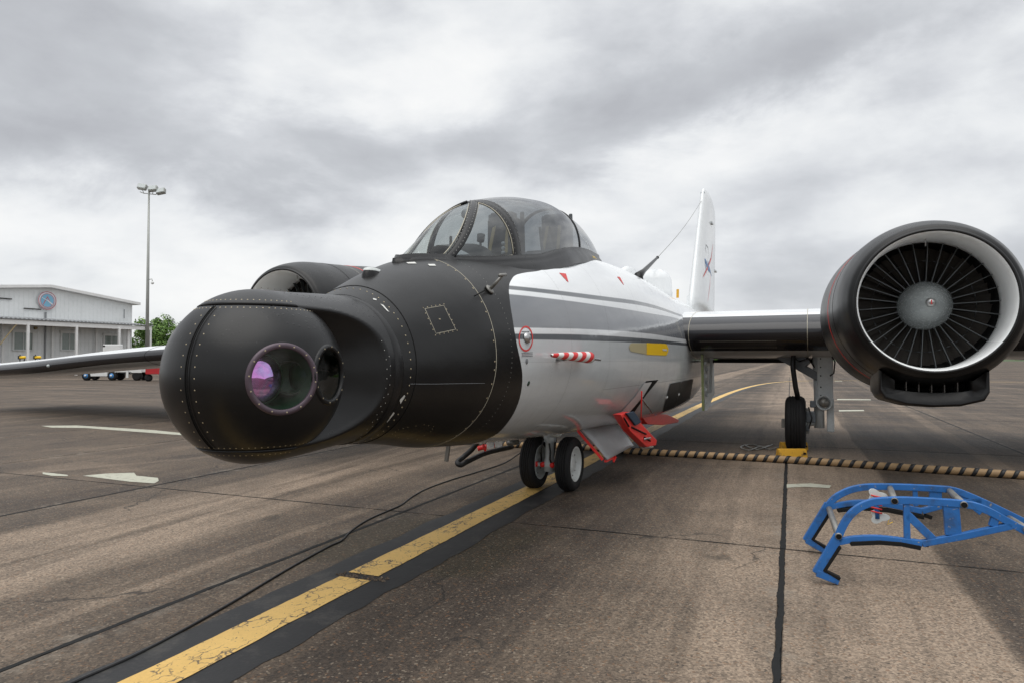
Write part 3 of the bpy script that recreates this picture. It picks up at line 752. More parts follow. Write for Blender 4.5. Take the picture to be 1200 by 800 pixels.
# yellow rescue arrow with its worn pale half
def pill(x0, y0, x1, y1, h0, h1, m, name, round0, round1):
    P = []; rows = []
    n = 14
    for i in range(n + 1):
        u = i / n; x = lerp(x0, x1, u); y = lerp(y0, y1, u); h = lerp(h0, h1, u)
        if round1 and u > .85: h *= sqrt(max(0, 1 - ((u - .85) / .152)**2)) * .9 + .1
        if round0 and u < .15: h *= sqrt(max(0, 1 - ((.15 - u) / .152)**2)) * .9 + .1
        rows.append([hit(x, y - h, .004), hit(x, y, .004), hit(x, y + h, .004)])
    if any(p is None for r in rows for p in r): return
    k = M(); k.grid(rows, False, True); O(name, k, m_[m], fus)
pill(757.5, 408.6, 783, 409.6, 6.8, 6.8, 'yellow_decal', 'rescue_arrow', 0, 1)
pill(737, 406.5, 757.3, 408.5, 4.6, 6.6, 'faded_decal', 'rescue_arrow', 1, 0)
skinpatch([(776, 408.5), (781, 408.8), (781, 411), (776, 410.6)], 'chip_grey', 'stencil_text', .007)
# ---- L shaped probe on the black cheek
p = hit(573.5, 340, 0); n = normal(p)
k = M(); k.lathe([(0, .045), (.012, .045), (.018, .03)], p, n, 18, True)
tip = p + n * .16 + Vector((0, -.01, .02)); k.tube([p, tip], [.016, .013], 8); k.tube([tip + Vector((0, -.07, -.01)), tip + Vector((0, .05, .01))], .014, 8)
O('probe', k, m_['tube_steel'], air)
skinline([(556, 347), (568, 340.5)], .006, 'gap_black', 'seam')
# ---- beacon fairing on top of the nose
k = M(); c0 = at_t(437, 327, 0.02); ang = 0
rows = []
for zf, sc in ((-.04, 1.15), (.03, 1.05), (.062, .86)):
    rows.append([Vector((.055 * sc * cos(a) * 1, c0.y + (.15 * sc * sin(a) if sin(a) > 0 else .08 * sc * sin(a)), c0.z + zf)) for a in [2 * pi * i / 20 for i in range(20)]])
k.grid(rows, True, True); O('antenna_fairing', k, m_['matte_black'], air)
k = M(); rows = [[Vector((.055 * sc * cos(a), c0.y + (.15 * sc * sin(a) if sin(a) > 0 else .08 * sc * sin(a)), c0.z + zf)) for a in [2 * pi * i / 20 for i in range(20)]] for zf, sc in ((.060, .9), (.078, .80), (.085, .5), (.086, .01))]
k.grid(rows, True, True); O('antenna_cap', k, m_['rim_white'], air)

# ---- sensor turret (ball) and nose fairing
BC = Vector((0, -4.92, 1.545)); BR = .515
def ballpix(px, py):
    d = ray(px, py); dl = Vector((d.dot(lv), d.dot(av), d.z)); c0 = toA(CAM); oc = c0 - BC
    a = dl.dot(dl); b = 2 * oc.dot(dl); c = oc.dot(oc) - BR**2; D = b * b - 4 * a * c
    return c0 + dl * ((-b - sqrt(D)) / (2 * a))
W1 = (ballpix(333.8, 444) - BC).normalized(); W2 = (Vector((.91, -.33, .02))).normalized()
WIN = [(W1, .178), (W2, .150)]
def tpdir(px, py): return (ballpix(px, py) - BC).normalized()
W2 = tpdir(391, 438.5); WIN = [(W1, .178), (W2, .158)]
import bmesh
k = M(); n1_, n2_ = 128, 200
rows = [[BC + Vector((sin(pi * i / n1_) * cos(2 * pi * j / n2_), sin(pi * i / n1_) * sin(2 * pi * j / n2_), cos(pi * i / n1_))) * BR for j in range(n2_)] for i in range(n1_ + 1)]
k.grid(rows, True)
me = k.mesh('sensor_turret', m_['matte_black'])
bm = bmesh.new(); bm.from_mesh(me)
dead = [f for f in bm.faces if any((f.calc_center_median() - BC).normalized().angle(W) < math.asin((r_ + .006) / BR) for W, r_ in WIN)]
bmesh.ops.delete(bm, geom=dead, context='FACES'); bm.to_mesh(me); bm.free()
tur = O('sensor_turret', me, None, air)
def frame_of(W):
    u = W.cross(Vector((0, 0, 1))).normalized(); v = u.cross(W); return u, v
for qi, (W, r_) in enumerate(WIN):
    d0 = sqrt(BR**2 - r_**2); c0 = BC + W * d0
    o = O('window_ring', M().lathe([(-.030, r_ - .012), (.002, r_ - .012), (.008, r_ - .008), (.008, r_ + .008), (.003, r_ + .018), (-.016, r_ + .022)], c0, W, 72), m_['ring_purple'] if qi == 0 else m_['matte_black'], tur)
    u, v = frame_of(W); nb = 14 if qi == 0 else 12
    dots([(c0 + (u * cos(2 * pi * i / nb + .1) + v * sin(2 * pi * i / nb + .1)) * (r_ + .004) + W * .0085, W) for i in range(nb)], .0055, 'bolt_row', m_['brass_dot'], o)
    O('window_pane', M().lathe([(-.008, r_ - .0125), (-.0079, .0001)], c0, W, 64), m_['sensor_glass' if qi == 0 else 'side_sensor_glass'], tur)
    O('window_well', M().lathe([(-.012, r_ - .012), (-.03, r_ - .016), (-.09, r_ - .022), (-.16, r_ - .03), (-.20, r_ - .05), (-.202, .0001)], c0, W, 48), m_['baffle_dark'], tur)
c0 = BC + W1 * sqrt(BR**2 - .178**2); u, v = frame_of(W1)   # u points to image left or right
side = u if (u.dot(Vector((-1, 0, 0))) > 0) else -u
lc = c0 + side * .098 - W1 * .07; la = (W1 - side * .30).normalized()
LENS_T = lc.x
mat('lens_coating', rough=.06, metal=1, fn=f_lens)
O('lens', M().lathe([(-.03, .132), (0, .132), (.014, .118), (.027, .085), (.035, .043), (.038, .0001)], lc, la, 40), m_['lens_coating'], tur)
O('lens_baffle', M().lathe([(-.05, .142), (.004, .142), (.004, .133)], lc, la, 40), m_['baffle_dark'], tur)
O('optic_tube', M().lathe([(-.10, .10), (.0, .10), (.01, .092), (-.02, .09), (-.10, .085)], c0 - side * .085 - W1 * .14, (W1 + side * .5).normalized(), 40), m_['seat_green'], tur)
O('optic_tube', M().lathe([(-.10, .105), (.0, .105), (.008, .095), (-.09, .085), (-.1, .001)], BC + W2 * .36, (W2 + Vector((0, -.25, 0))).normalized(), 40), m_['baffle_dark'], tur)
k = M(); cc_ = BC + W2 * .42; u2, v2 = frame_of(W2); k.tube([cc_ - u2 * .13 + v2 * .02, cc_ + u2 * .13 + v2 * .035], .005, 6); O('strut', k, m_['tube_steel'], tur)
# fairing: caps above and below the ball and the scooped throat behind it
ZS = .405
FR = .519
k = M()
def caprows(sign, z_in):
    rows = []
    n = 10
    for i in range(n + 1):
        zz_ = lerp(z_in, FR * .99999, sin(i / n * pi / 2)); rr = sqrt(max(FR**2 - zz_**2, 0))
        rows.append([BC + Vector((-rr * cos(pi * j / 48), -rr * sin(pi * j / 48), sign * zz_)) for j in range(49)])
    return rows
k.grid(caprows(1, ZS)); k.grid(caprows(-1, ZS))
for sg in (1, -1):
    r1 = sqrt(FR**2 - ZS**2); r2 = sqrt((BR - .002)**2 - ZS**2)
    k.grid([[BC + Vector((-r * cos(pi * j / 48), -r * sin(pi * j / 48), sg * ZS)) for j in range(49)] for r in (r1, r2)])
NS, NP = 60, 160
rows = []
for i in range(NS + 1):
    q = i / NS; s = lerp(-4.92, -4.14, q); qq = q * q * (3 - 2 * q)
    R_ = lerp(FR, .516, q); zc = lerp(1.545, 1.574, qq)
    row = []
    for j in range(NP):
        ph = 2 * pi * j / NP; tt, zz_ = R_ * cos(ph), R_ * sin(ph)
        e = ((max(0, (s + 4.92)) / .66)**2.8 + (abs(zz_) / ZS)**2.8)**(1 / 2.8)
        dep = 0
        if e < 1:
            x_ = min(1, (1 - e) / .85); dep = .36 * sin(pi / 2 * x_) ** .95 * min(1, x_ / .06) ** .3
            pass
        sgn = 1 if tt > 0 else -1
        tt2 = sgn * max(abs(tt) - dep, .02) if dep else tt
        row.append(Vector((tt2, s, zc + zz_)))
    rows.append(row)
k.grid(rows, True)
fair = O('nose_fairing', k, m_['matte_black'], air)
O('collar', M().grid([[Vector((r * cos(2 * pi * i / 72), s, zc + r * sin(2 * pi * i / 72))) for i in range(72)] for s, r, zc in ((-4.20, .517, 1.572), (-4.19, .523, 1.572), (-4.11, .527, 1.574), (-4.10, .52, 1.574))], True), m_['matte_black'], air)
# seams and rivets on the ball
bd = []
for zz_ in (ZS - .018, -ZS + .018):
    rr = sqrt(BR**2 - zz_**2)
    for i in range(64):
        a = 2 * pi * i / 64; d = Vector((rr * cos(a), rr * sin(a), zz_)) / BR
        if d.y < .35 or True: bd.append((BC + d * BR, d))
dots(bd, .0055, 'rivet_row', m_['brass_dot'], tur)
bd = []
for zz_ in (ZS + .03, -ZS - .03):
    rr = sqrt(FR**2 - zz_**2)
    for i in range(28):
        a = -pi * (i + .5) / 28; d = Vector((rr * cos(a), rr * sin(a), zz_)) / FR; bd.append((BC + d * FR, d))
dots(bd, .0055, 'rivet_row', m_['brass_dot'], fair)
# meridian seam on the far-left of the ball: plane t = const
def meridian(t_, R_=BR, n=60): 
    rr = sqrt(R_**2 - t_**2); return [Vector((t_, -4.92 + rr * cos(pi / 2 + pi * i / n) * 1.0, 1.545 + rr * sin(pi / 2 + pi * i / n))) for i in range(n + 1)]
tA = (tpdir(217, 440) * BR).x
mm_ = [p for p in meridian(tA, BR + .001, 90) if abs(p.z - 1.545) < ZS]
for dt, r_ in ((0, .004), (.022, .003)): 
    O('seam', M().tube([Vector((p.x + dt, p.y - dt * .3, p.z)) for p in mm_], r_, 6), m_['gap_black'], tur)
bd = []
for dt in (-.035, .06):
    rr = sqrt(BR**2 - (tA + dt)**2)
    for i in range(1, 26):
        a = pi / 2 + pi * i / 26; p = Vector((tA + dt, rr * cos(a), rr * sin(a)))
        if abs(p.z) < ZS - .03: bd.append((BC + p, p.normalized()))
dots(bd, .0058, 'rivet_row', m_['brass_dot'], tur)
dots([(Vector((FR * cos(a), s, 1.557 + FR * sin(a))), (cos(a), 0, sin(a))) for s in (-4.30, -4.26) for a in [2 * pi * i / 52 + s for i in range(52)]], .004, 'rivet_row', m_['pale_dot'], fair)
dots([(Vector((x_, -4.9 + .055 * i, 1.55 + sqrt(FR**2 - x_**2) + .008)), (x_, 0, FR)) for x_ in (.02, .20) for i in range(11)], .004, 'rivet_row', m_['gap_black'], fair)

# ---- canopy: half width, base z, top z by station
CAN = [(-3.44, .01, 2.42, 2.425), (-3.34, .07, 2.43, 2.47), (-3.2, .13, 2.45, 2.56), (-3.0, .20, 2.48, 2.70), (-2.85, .25, 2.50, 2.81), (-2.5, .385, 2.54, 3.02), (-2.1, .485, 2.60, 3.19), (-1.6, .53, 2.68, 3.34), (-1.1, .53, 2.80, 3.44), (-.4, .475, 2.93, 3.52), (.4, .37, 3.03, 3.51), (1.2, .235, 3.10, 3.42), (1.8, .11, 3.16, 3.28), (2.1, .01, 3.2, 3.205)]
def cpt(s, ph, off=0):
    w_, b, tp = [tab(CAN, s, k) for k in (1, 2, 3)]
    e_ = lerp(1.40, .9, min(1, max(0, (s + 2.75) / .75))); cs = cos(ph); c = math.copysign(abs(cs)**e_, cs); sn = max(sin(ph), 0)**(.5 + e_ * .45)
    L = sqrt((cs)**2 + sin(ph)**2)
    return Vector(((w_ + off) * c, s, b + (tp - b + off) * sn))
def postph(s):   # windscreen post: from ph=0 at s=-2.85 to ph=84deg at s=-2.12
    q = max(0, min(1, (s + 3.02) / .88)); return radians(85) * q**.80
can = thing('x', '', '') if False else None
k = M(); k.grid([[cpt(lerp(-2.08, 2.1, i / 70), pi * j / 40) for j in range(41)] for i in range(71)])
cano = O('canopy', k, m_['canopy_glass'], air)
k = M(); k.grid([[cpt(lerp(-3.44, -2.1, i / 50), lerp(postph(lerp(-3.44, -2.1, i / 50)), pi - postph(lerp(-3.44, -2.1, i / 50)), j / 40)) for j in range(41)] for i in range(51)])
wsh = O('windshield', k, m_['windshield_glass'], air)
for sg in (0, 1):
    k = M(); rows = []
    for i in range(1, 41):
        s = lerp(-3.02, -2.1, i / 40); a = postph(s)
        rows.append([cpt(s, (lerp(0, a, j / 20) if sg == 0 else pi - lerp(0, a, j / 20))) for j in range(21)])
    k.grid(rows); O('side_window', k, m_['side_glass'], air)
def cstrip(path, wd, off0, off1, name, m, parent):
    """flat band on the bubble following (s,ph) path, widened along s"""
    k = M(); rows = []
    for s, ph in path:
        rows.append([cpt(s - wd / 2, ph, off0), cpt(s - wd / 2 * .8, ph, off1), cpt(s + wd / 2 * .8, ph, off1), cpt(s + wd / 2, ph, off0)])
    k.grid(rows); return O(name, k, m, parent)
bow = cstrip([(-2.1, pi * i / 48) for i in range(49)], .15, -.004, .010, 'bow_frame', m_['matte_black'], cano)
cstrip([(-.05, pi * i / 48) for i in range(49)], .07, -.004, .010, 'arch_frame', m_['matte_black'], cano)
bd = []
for i in range(1, 40):
    for ds in (-.048, .048):
        p = cpt(-2.1 + ds, pi * i / 40, .0105); bd.append((p, (p.x, 0, p.z - 2.6)))
dots(bd, .0045, 'rivet_row', m_['pale_dot'], bow)
for sg in (0, 1):
    P = []
    for i in range(25):
        s = lerp(-3.02, -2.15, i / 24); a = postph(s); P.append(cpt(s, a if sg == 0 else pi - a, .004))
    k = M(); rows = []; dd_ = []
    for i, p in enumerate(P):
        d = (P[min(i + 1, 24)] - P[max(i - 1, 0)]).normalized(); n = (p - Vector((0, -2.35, 2.42))).normalized(); n = (n - d * n.dot(d)).normalized(); w2_ = d.cross(n) * .046
        rows.append([p - w2_ - n * .012, p - w2_ * .92 + n * .008, p + w2_ * .92 + n * .008, p + w2_ - n * .012])
        if i % 1 == 0 and i: dd_ += [(p + w2_ * q + n * .0085, n) for q in (-.6, .55)]
    k.grid(rows, True, True, True); po = O('window_post', k, m_['matte_black'], wsh)
    dots(dd_, .0045, 'rivet_row', m_['pale_dot'], po)
    # cream sealant beads round the panes
    for dd in (-.088, .078):
        Q = []
        for i in range(3, 25):
            s = lerp(-3.02, -2.16, i / 24) + dd; a = postph(s - dd); Q.append(cpt(s, a if sg == 0 else pi - a, .003))
        O('sealant_bead', M().tube(Q, .0045, 5), m_['cream_seal'], wsh)
    Q = [cpt(-2.17, radians(v_) if sg == 0 else pi - radians(v_), .004) for v_ in range(4, 80, 4)]
    O('sealant_bead', M().tube(Q, .0045, 5), m_['cream_seal'], wsh)
    Q = [cpt(lerp(-2.92, -2.18, i / 10), radians(3) if sg == 0 else pi - radians(3), .004) for i in range(11)]
    O('sealant_bead', M().tube(Q, .0045, 5), m_['cream_seal'], wsh)
# sill and skirt under the glass
def cbase(s, sg, dw, dz):
    w_, b, tp = [tab(CAN, s, k) for k in (1, 2, 3)]; return Vector((sg * (w_ + dw), s, b + dz))
k = M()
for sg in (1, -1):
    k.grid([[cbase(lerp(-3.44, 2.1, i / 80), sg, a, b) for a, b in ((-.02, .03), (.012, .035), (.02, -.01), (.045, -.04), (.075, -.09), (.10, -.16))] for i in range(81)])
k.grid([[cbase(2.1, sg, a, b) for a, b in ((.0, .03), (.012, .035), (.02, -.01), (.045, -.04), (.075, -.09), (.10, -.16))] for sg in (1, -1)])
k.grid([[cbase(-3.44, sg, a, b) for a, b in ((.0, .03), (.012, .035), (.02, -.01), (.045, -.04), (.075, -.09), (.10, -.16))] for sg in (1, -1)])
O('canopy_skirt', k, m_['matte_black'], air)
# raised coaming at the foot of the windscreen
k = M(); rows = []
for i in range(31):
    a = lerp(-1, 1, i / 30)
    s = -3.40 + .58 * abs(a)**1.7; t_ = .31 * a
    hgt = 2.485 + .045 * (1 - abs(abs(a) - .75) * 1.2) - .12 * max(0, (abs(a) - .8) / .2)**2
    rows.append([Vector((t_ * 1.12, s - .06, 2.33)), Vector((t_ * 1.06, s - .01, hgt - .07)), Vector((t_, s + .03, hgt)), Vector((t_ * .95, s + .05, hgt - .02)), Vector((t_ * .9, s + .06, 2.4))])
k.grid(rows); O('windshield_coaming', k, m_['matte_black'], air)
# yellow stencil on the skirt
def skirtpt(s, k_): 
    a = Vector(cbase(s, 1, .045, -.04)); b = Vector(cbase(s, 1, .075, -.09)); return a.lerp(b, k_) + Vector((.004, 0, .003))
k = M()
for q, (a, b) in enumerate(((.05, .30), (.02, .38))):
    for i in range(5):
        s0 = lerp(.55 + a * .4, .55 + b, i / 5)
        k.grid([[skirtpt(s0, .2 + .35 * q), skirtpt(s0 + .045, .2 + .35 * q)], [skirtpt(s0, .42 + .35 * q), skirtpt(s0 + .045, .42 + .35 * q)]])
O('stencil_text', k, m_['yellow_decal'], air)
# cockpit
k = M()
k.grid([[Vector((x_ * max(tab(CAN, s, 1) - .03, .01), s, tab(CAN, s, 2) - .10)) for x_ in (-1, -.5, 0, .5, 1)] for s in [lerp(-3.4, 2.0, i / 40) for i in range(41)]])
O('cockpit_tub', k, m_['cockpit_dark'], air)
k = M(); k.grid([[Vector((.30 * sin(a), -2.55 + .22 * (1 - abs(sin(a))) * -1, 2.46 + .20 * cos(a))) for a in [lerp(-pi / 2, pi / 2, i / 16) for i in range(17)]], [Vector((.34 * sin(a), -2.2, 2.50 + .26 * cos(a))) for a in [lerp(-pi / 2, pi / 2, i / 16) for i in range(17)]]])
O('instrument_hood', k, m_['cockpit_dark'], air)
k = M(); k.lathe([(0, .035), (.07, .04), (.075, .001)], (.12, -2.15, 2.78), (0, .2, 1), 16, True); k.tube([(.12, -2.15, 2.6), (.12, -2.15, 2.8)], .012, 8)
O('sight', k, m_['cockpit_grey'], air)
k = M(); k.lathe([(-.012, .05), (.012, .05)], cpt(-2.22, radians(90), -.10), (0, 1, -.2), 18, True); O('mirror', k, m_['blue_grey'], air)
for sy in (-1.45, .15):
    z0 = tab(CAN, sy, 2) - .1
    k = M(); k.box((0, sy + .12, z0 + .26), (.36, .12, .56)); k.box((0, sy + .1, z0 + .52), (.26, .14, .18)); k.box((0, sy - .15, z0 + .02), (.40, .5, .12))
    for sx in (-1, 1): k.bar((.19 * sx, sy + .2, z0), (.19 * sx, sy + .16, z0 + .62), .03, .05)
    se = O('ejection_seat', k, m_['cockpit_grey'], air); bevel(se, .02)
    k = M()
    for sx in (-1, 1): k.bar((.08 * sx, sy + .05, z0 + .5), (.10 * sx, sy - .08, z0 + .1), .04, .01)
    O('harness', k, m_['belt_tan'], se)
k = M()
for i in range(5):
    k.ball((.27, -1.95, 2.78 - .045 * i), .022, 5)
O('switch_row', k, m_['emblem_white'], air)
for q0_, q1_ in (((.33, -1.95, 2.6), (.33, -1.93, 2.9)), ((-.33, -1.95, 2.6), (-.33, -1.93, 2.9)), ((.36, -1.1, 2.75), (.30, -1.05, 3.1)), ((.36, -.8, 2.8), (.31, -.78, 3.05))): O('cockpit_rail', M().bar(q0_, q1_, .025, .02), m_['cockpit_grey'], air)
 

# ---- wing
WING = [(0, 4.36, 5.5, .93, 2.09), (3.3, 4.36, 5.4, .93, 2.09), (5.0, 4.36, 5.2, .86, 2.06), (12, 4.36, 4.2, .62, 1.77), (15, 4.5, 3.8, .60, 1.62), (19, 4.72, 3.4, .55, 1.35), (21.4, 4.85, 3.1, .52, 1.23)]
def wing_pt(t_, j, n=56):
    at_ = abs(t_); le, c, th_, zc = [tab(WING, at_, k) for k in (1, 2, 3, 4)]
    a = 2 * pi * j / n; xx = .5 * (1 + cos(a)); sg = 1 if a < pi else -1
    yt = 5 * th_ * (.2969 * sqrt(xx) - .1260 * xx - .3516 * xx**2 + .2843 * xx**3 - .1036 * xx**4)
    return Vector((t_, le + xx * c, zc + sg * yt * (1.0) + .02 * sin(pi * xx)))
for sg, nm in ((1, 'wing'), (-1, 'wing')):
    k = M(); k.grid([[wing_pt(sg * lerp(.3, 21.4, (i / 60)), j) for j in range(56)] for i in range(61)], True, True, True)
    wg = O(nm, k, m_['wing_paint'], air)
    if sg == 1:
        lw_ = wg
    for t_ in (1.0, 2.95, 6.2, 9.5, 13):
        # rib seam wraps round the leading edge
        P = [wing_pt(sg * t_, j) for j in range(17, 40)]
        O('seam', M().tube(P, .006, 5), m_['cream_seal'] if t_ < 3 else m_['gap_black'], wg)
P = [wing_pt(-18.2, 30), wing_pt(-18.2, 28)]
O('wing_light', M().ball(tuple(wing_pt(-17.3, 28) + Vector((0, -.02, -.02))), .045, 8), m_['lamp_glass'], air)
# riveted access panel under the left wing's leading edge
def wsurf(t_, xq, off=.004):   # lower surface point near the leading edge
    le, c, th_, zc = [tab(WING, abs(t_), k) for k in (1, 2, 3, 4)]; xx = xq
    yt = 5 * th_ * (.2969 * sqrt(xx) - .1260 * xx - .3516 * xx**2 + .2843 * xx**3 - .1036 * xx**4)
    return Vector((t_, le + xx * c - off, zc - yt - off))
rim = []
for i in range(31): rim.append((lerp(1.25, 2.4, i / 30), .012))
k = M(); k.grid([[wsurf(lerp(1.2, 2.45, i / 24), x_) for x_ in (.010, .016, .026, .038)] for i in range(25)]); pn = O('access_panel', k, m_['gloss_black'], air)
dots([(wsurf(lerp(1.2, 2.45, i / 30), .010, .006), (0, -1, -.3)) for i in range(31)] + [(wsurf(lerp(1.2, 2.45, i / 30), .038, .006), (0, -.6, -.8)) for i in range(31)], .007, 'rivet_row', m_['cream_seal'], pn)
# wing root fillet
# ---- fin, tailplane
def fin_sec(z_, le, c, th_, n=32):
    out = []
    for j in range(n):
        a = 2 * pi * j / n; xx = .5 * (1 + cos(a)); sg = 1 if a < pi else -1
        yt = 5 * th_ * (.2969 * sqrt(xx) - .1260 * xx - .3516 * xx**2 + .2843 * xx**3 - .1036 * xx**4)
        out.append(Vector((sg * yt, le + xx * c, z_)))
    return out
FIN = [(2.6, 10.3, 5.0, .42), (3.4, 10.85, 4.6, .38), (4.3, 11.42, 4.15, .34), (5.3, 12.05, 3.7, .29), (6.3, 12.72, 3.1, .27), (6.60, 12.93, 2.8, .24), (6.76, 13.08, 2.3, .18), (6.84, 13.25, 1.7, .06)]
k = M(); k.grid([fin_sec(*f) for f in FIN], True, True, True); finm = O('fin', k, m_['white_paint'], air)
def fpt(px, py): # pixel -> left face of the fin
    p = at_t(px, py, .12); 
    z_ = p.z; le, c, th_ = [tab(FIN, z_, q) for q in (1, 2, 3)]
    for _ in range(4):
        xx = min(max((p.y - le) / c, .001), .999); yt = 5 * th_ * (.2969 * sqrt(xx) - .1260 * xx - .3516 * xx**2 + .2843 * xx**3 - .1036 * xx**4)
        p = at_t(px, py, yt + .006); z_ = p.z; le, c, th_ = [tab(FIN, z_, q) for q in (1, 2, 3)]
    return p
def finstrip(P, w_, m, n=8):
    Q = along(P, n); k = M(); rows = []
    for i, (x_, y_) in enumerate(Q):
        p = fpt(x_, y_); d = (fpt(*Q[min(i + 1, len(Q) - 1)]) - fpt(*Q[max(i - 1, 0)])).normalized(); nn = Vector((1, 0, 0)); a = nn.cross(d).normalized() * w_ / 2 * (sin(pi * (i + .6) / (len(Q) + .2))**.6)
        rows.append([p + a, p - a])
    k.grid(rows); O('tail_emblem', k, m_[m], finm)
finstrip([(826.3, 304), (829, 312), (832, 319)], .16, 'logo_blue'); finstrip([(829.5, 306), (831, 313), (834, 324)], .07, 'logo_blue'); finstrip([(826, 303), (828, 321)], .05, 'logo_blue')
finstrip([(824, 325), (829, 315), (833.5, 303), (835.5, 286)], .08, 'red_line'); finstrip([(832.5, 322), (832, 335), (829.5, 354)], .04, 'red_line')
finstrip([(828, 297), (826.8, 292), (827.5, 287), (830, 291), (831, 302)], .025, 'decal_grey')
for px, py, tt_, dd_ in ((821.5, 263, 0, (.16, .30, .06)), (833, 262, .12, (.12, .35, .05)), (837.6, 318, .0, (.08, .5, .05))):
    O('fin_fitting', M().box(at_t(px, py, tt_), dd_), m_['leg_paint'], air)
k = M(); pt_ = at_t(823, 234, 0); k.bar(pt_ + Vector((0, .1, .25)), pt_ + Vector((0, .15, -.15)), .06, .12); O('wire_bracket', k, m_['leg_paint'], air)
for sg in (1, -1):
    k = M(); rows = []
    for t_, le, c, th_, zc in ((.1, 12.6, 2.4, .26, 2.42), (2.9, 13.2, 1.5, .14, 2.62)):
        r = []
        for j in range(32):
            a = 2 * pi * j / 32; xx = .5 * (1 + cos(a)); s_ = 1 if a < pi else -1
            yt = 5 * th_ * (.2969 * sqrt(xx) - .1260 * xx - .3516 * xx**2 + .2843 * xx**3 - .1036 * xx**4); r.append(Vector((sg * t_, le + xx * c, zc + s_ * yt)))
        rows.append(r)
    k.grid(rows, True, True, True); O('tailplane', k, m_['white_paint'], air)
# ---- spine fittings: mast, aerial wire, radome
mb = at_t(748, 324, .12); mt = at_t(770.5, 302, .02)
k = M(); k.tube([mb + Vector((0, .05, -.15)), mb, mb.lerp(mt, .25), mt], [.10, .085, .045, .025], 10, True); k.ball(tuple(mt), .035, 6); O('antenna_mast', k, m_['matte_black'], air)
k = M(); q0 = mt; q1 = pt_; k.tube([q0.lerp(q1, i / 12) - Vector((0, 0, .10 * sin(pi * i / 12))) for i in range(13)], .006, 5); O('aerial_wire', k, m_['tube_steel'], air)
rc = at_t(768, 330, 0); rs = rc.y
k = M(); 
pf = [(-.5, .33), (.30, .33), (.36, .335), (.38, .325), (.62, .315), (.75, .26), (.83, .16), (.86, .05), (.865, .0001)]
k.lathe([(a - .38, r) for a, r in [(a, r * 1.06) for a, r in pf]], (rc.x, rs, 3.05), (0, 0, 1), 36)
O('radome', k, m_['white_paint'], air)
dots([(Vector((rc.x + .338 * cos(a), rs + .338 * sin(a), 3.04)), (cos(a), sin(a), 0)) for a in [2 * pi * i / 24 for i in range(24)]], .012, 'rivet_row', m_['blue_grey'], air)
k = M(); k.grid([[Vector((w_ * cos(a) - .40, rs - .95 + ss, 2.72 + h_ * max(0, sin(a)))) for a in [pi * i / 16 for i in range(17)]] for ss, w_, h_ in ((-.6, .02, .3), (-.3, .16, .68), (.1, .22, .80), (.5, .22, .82), (.7, .2, .75), (.75, .02, .3))])
O('spine_blister', k, m_['white_paint'], air)
k = M(); p = at_t(794, 342, 0); k.bar(p + Vector((0, 0, -.15)), p + Vector((0, .03, .06)), .02, .06); O('blade_antenna', k, m_['chock_yellow'], air)
k = M(); p = at_t(806, 352, 0); k.bar(p + Vector((0, 0, -.2)), p + Vector((0, .0, .12)), .02, .06); O('blade_antenna', k, m_['white_paint'], air)

# ---- engines (built round their own origin)
NAC = [(-.17, .725), (-.15, .758), (-.08, .792), (.03, .828), (.25, .872), (.6, .898), (1.25, .938), (1.8, .99), (2.4, 1.02), (3.2, .99), (3.6, .95), (3.62, .84), (5.0, .80), (7.0, .62), (8.2, .48), (8.25, .40)]
eng = O('engine_nacelle', M().grid([[Vector((r * cos(2 * pi * j / 96), s, r * sin(2 * pi * j / 96))) for j in range(96)] for s, r in [(lerp(NAC[0][0], NAC[-1][0], (i / 110)**1.6), tab(NAC, lerp(NAC[0][0], NAC[-1][0], (i / 110)**1.6), 1)) for i in range(111)]], True), m_['matte_black'], air)
def ering(prof, name, m, n=96):
    return O(name, M().grid([[Vector((r * cos(2 * pi * j / n), s, r * sin(2 * pi * j / n))) for j in range(n)] for s, r in prof], True), m_[m], eng)
ering([(-.17, .726), (-.186, .717), (-.192, .706), (-.189, .696), (-.182, .690)], 'inlet_lip', 'matte_black')
ering([(-.182, .690), (-.165, .681), (-.10, .672), (.05, .668), (.3, .680), (.60, .695)], 'inlet_duct', 'duct_paint')
ering([(.60, .70), (.61, .66), (1.05, .6), (1.1, .001)], 'fan_casing', 'gap_black')
ering([(1.235, .932), (1.238, .9405), (1.262, .9425), (1.265, .935)], 'red_band', 'red_line')
ering([(1.02, .918), (1.021, .9255), (1.029, .926), (1.03, .918)], 'seam', 'tube_steel')
ering([(.60, .890), (.601, .9005), (.607, .901), (.608, .89)], 'seam', 'gap_black')
ering([(.86, .60), (.86, .20), (.88, .2), (.88, .60)], 'rotor_disc', 'gap_black', 64)
sp = ering([(.62, .262), (.46, .258), (.32, .230), (.21, .175), (.13, .12), (.09, .07), (.07, .048)], 'spinner', 'spinner_metal', 64)
ering([(.085, .05), (.055, .047), (.03, .038), (.015, .02), (.012, .0001)], 'spinner_tip', 'steel', 32)
O('tip_mark', M().box((0, .012, .0), (.010, .012, .045)), m_['red_line'], eng)
NV = 30
vm_ = M()
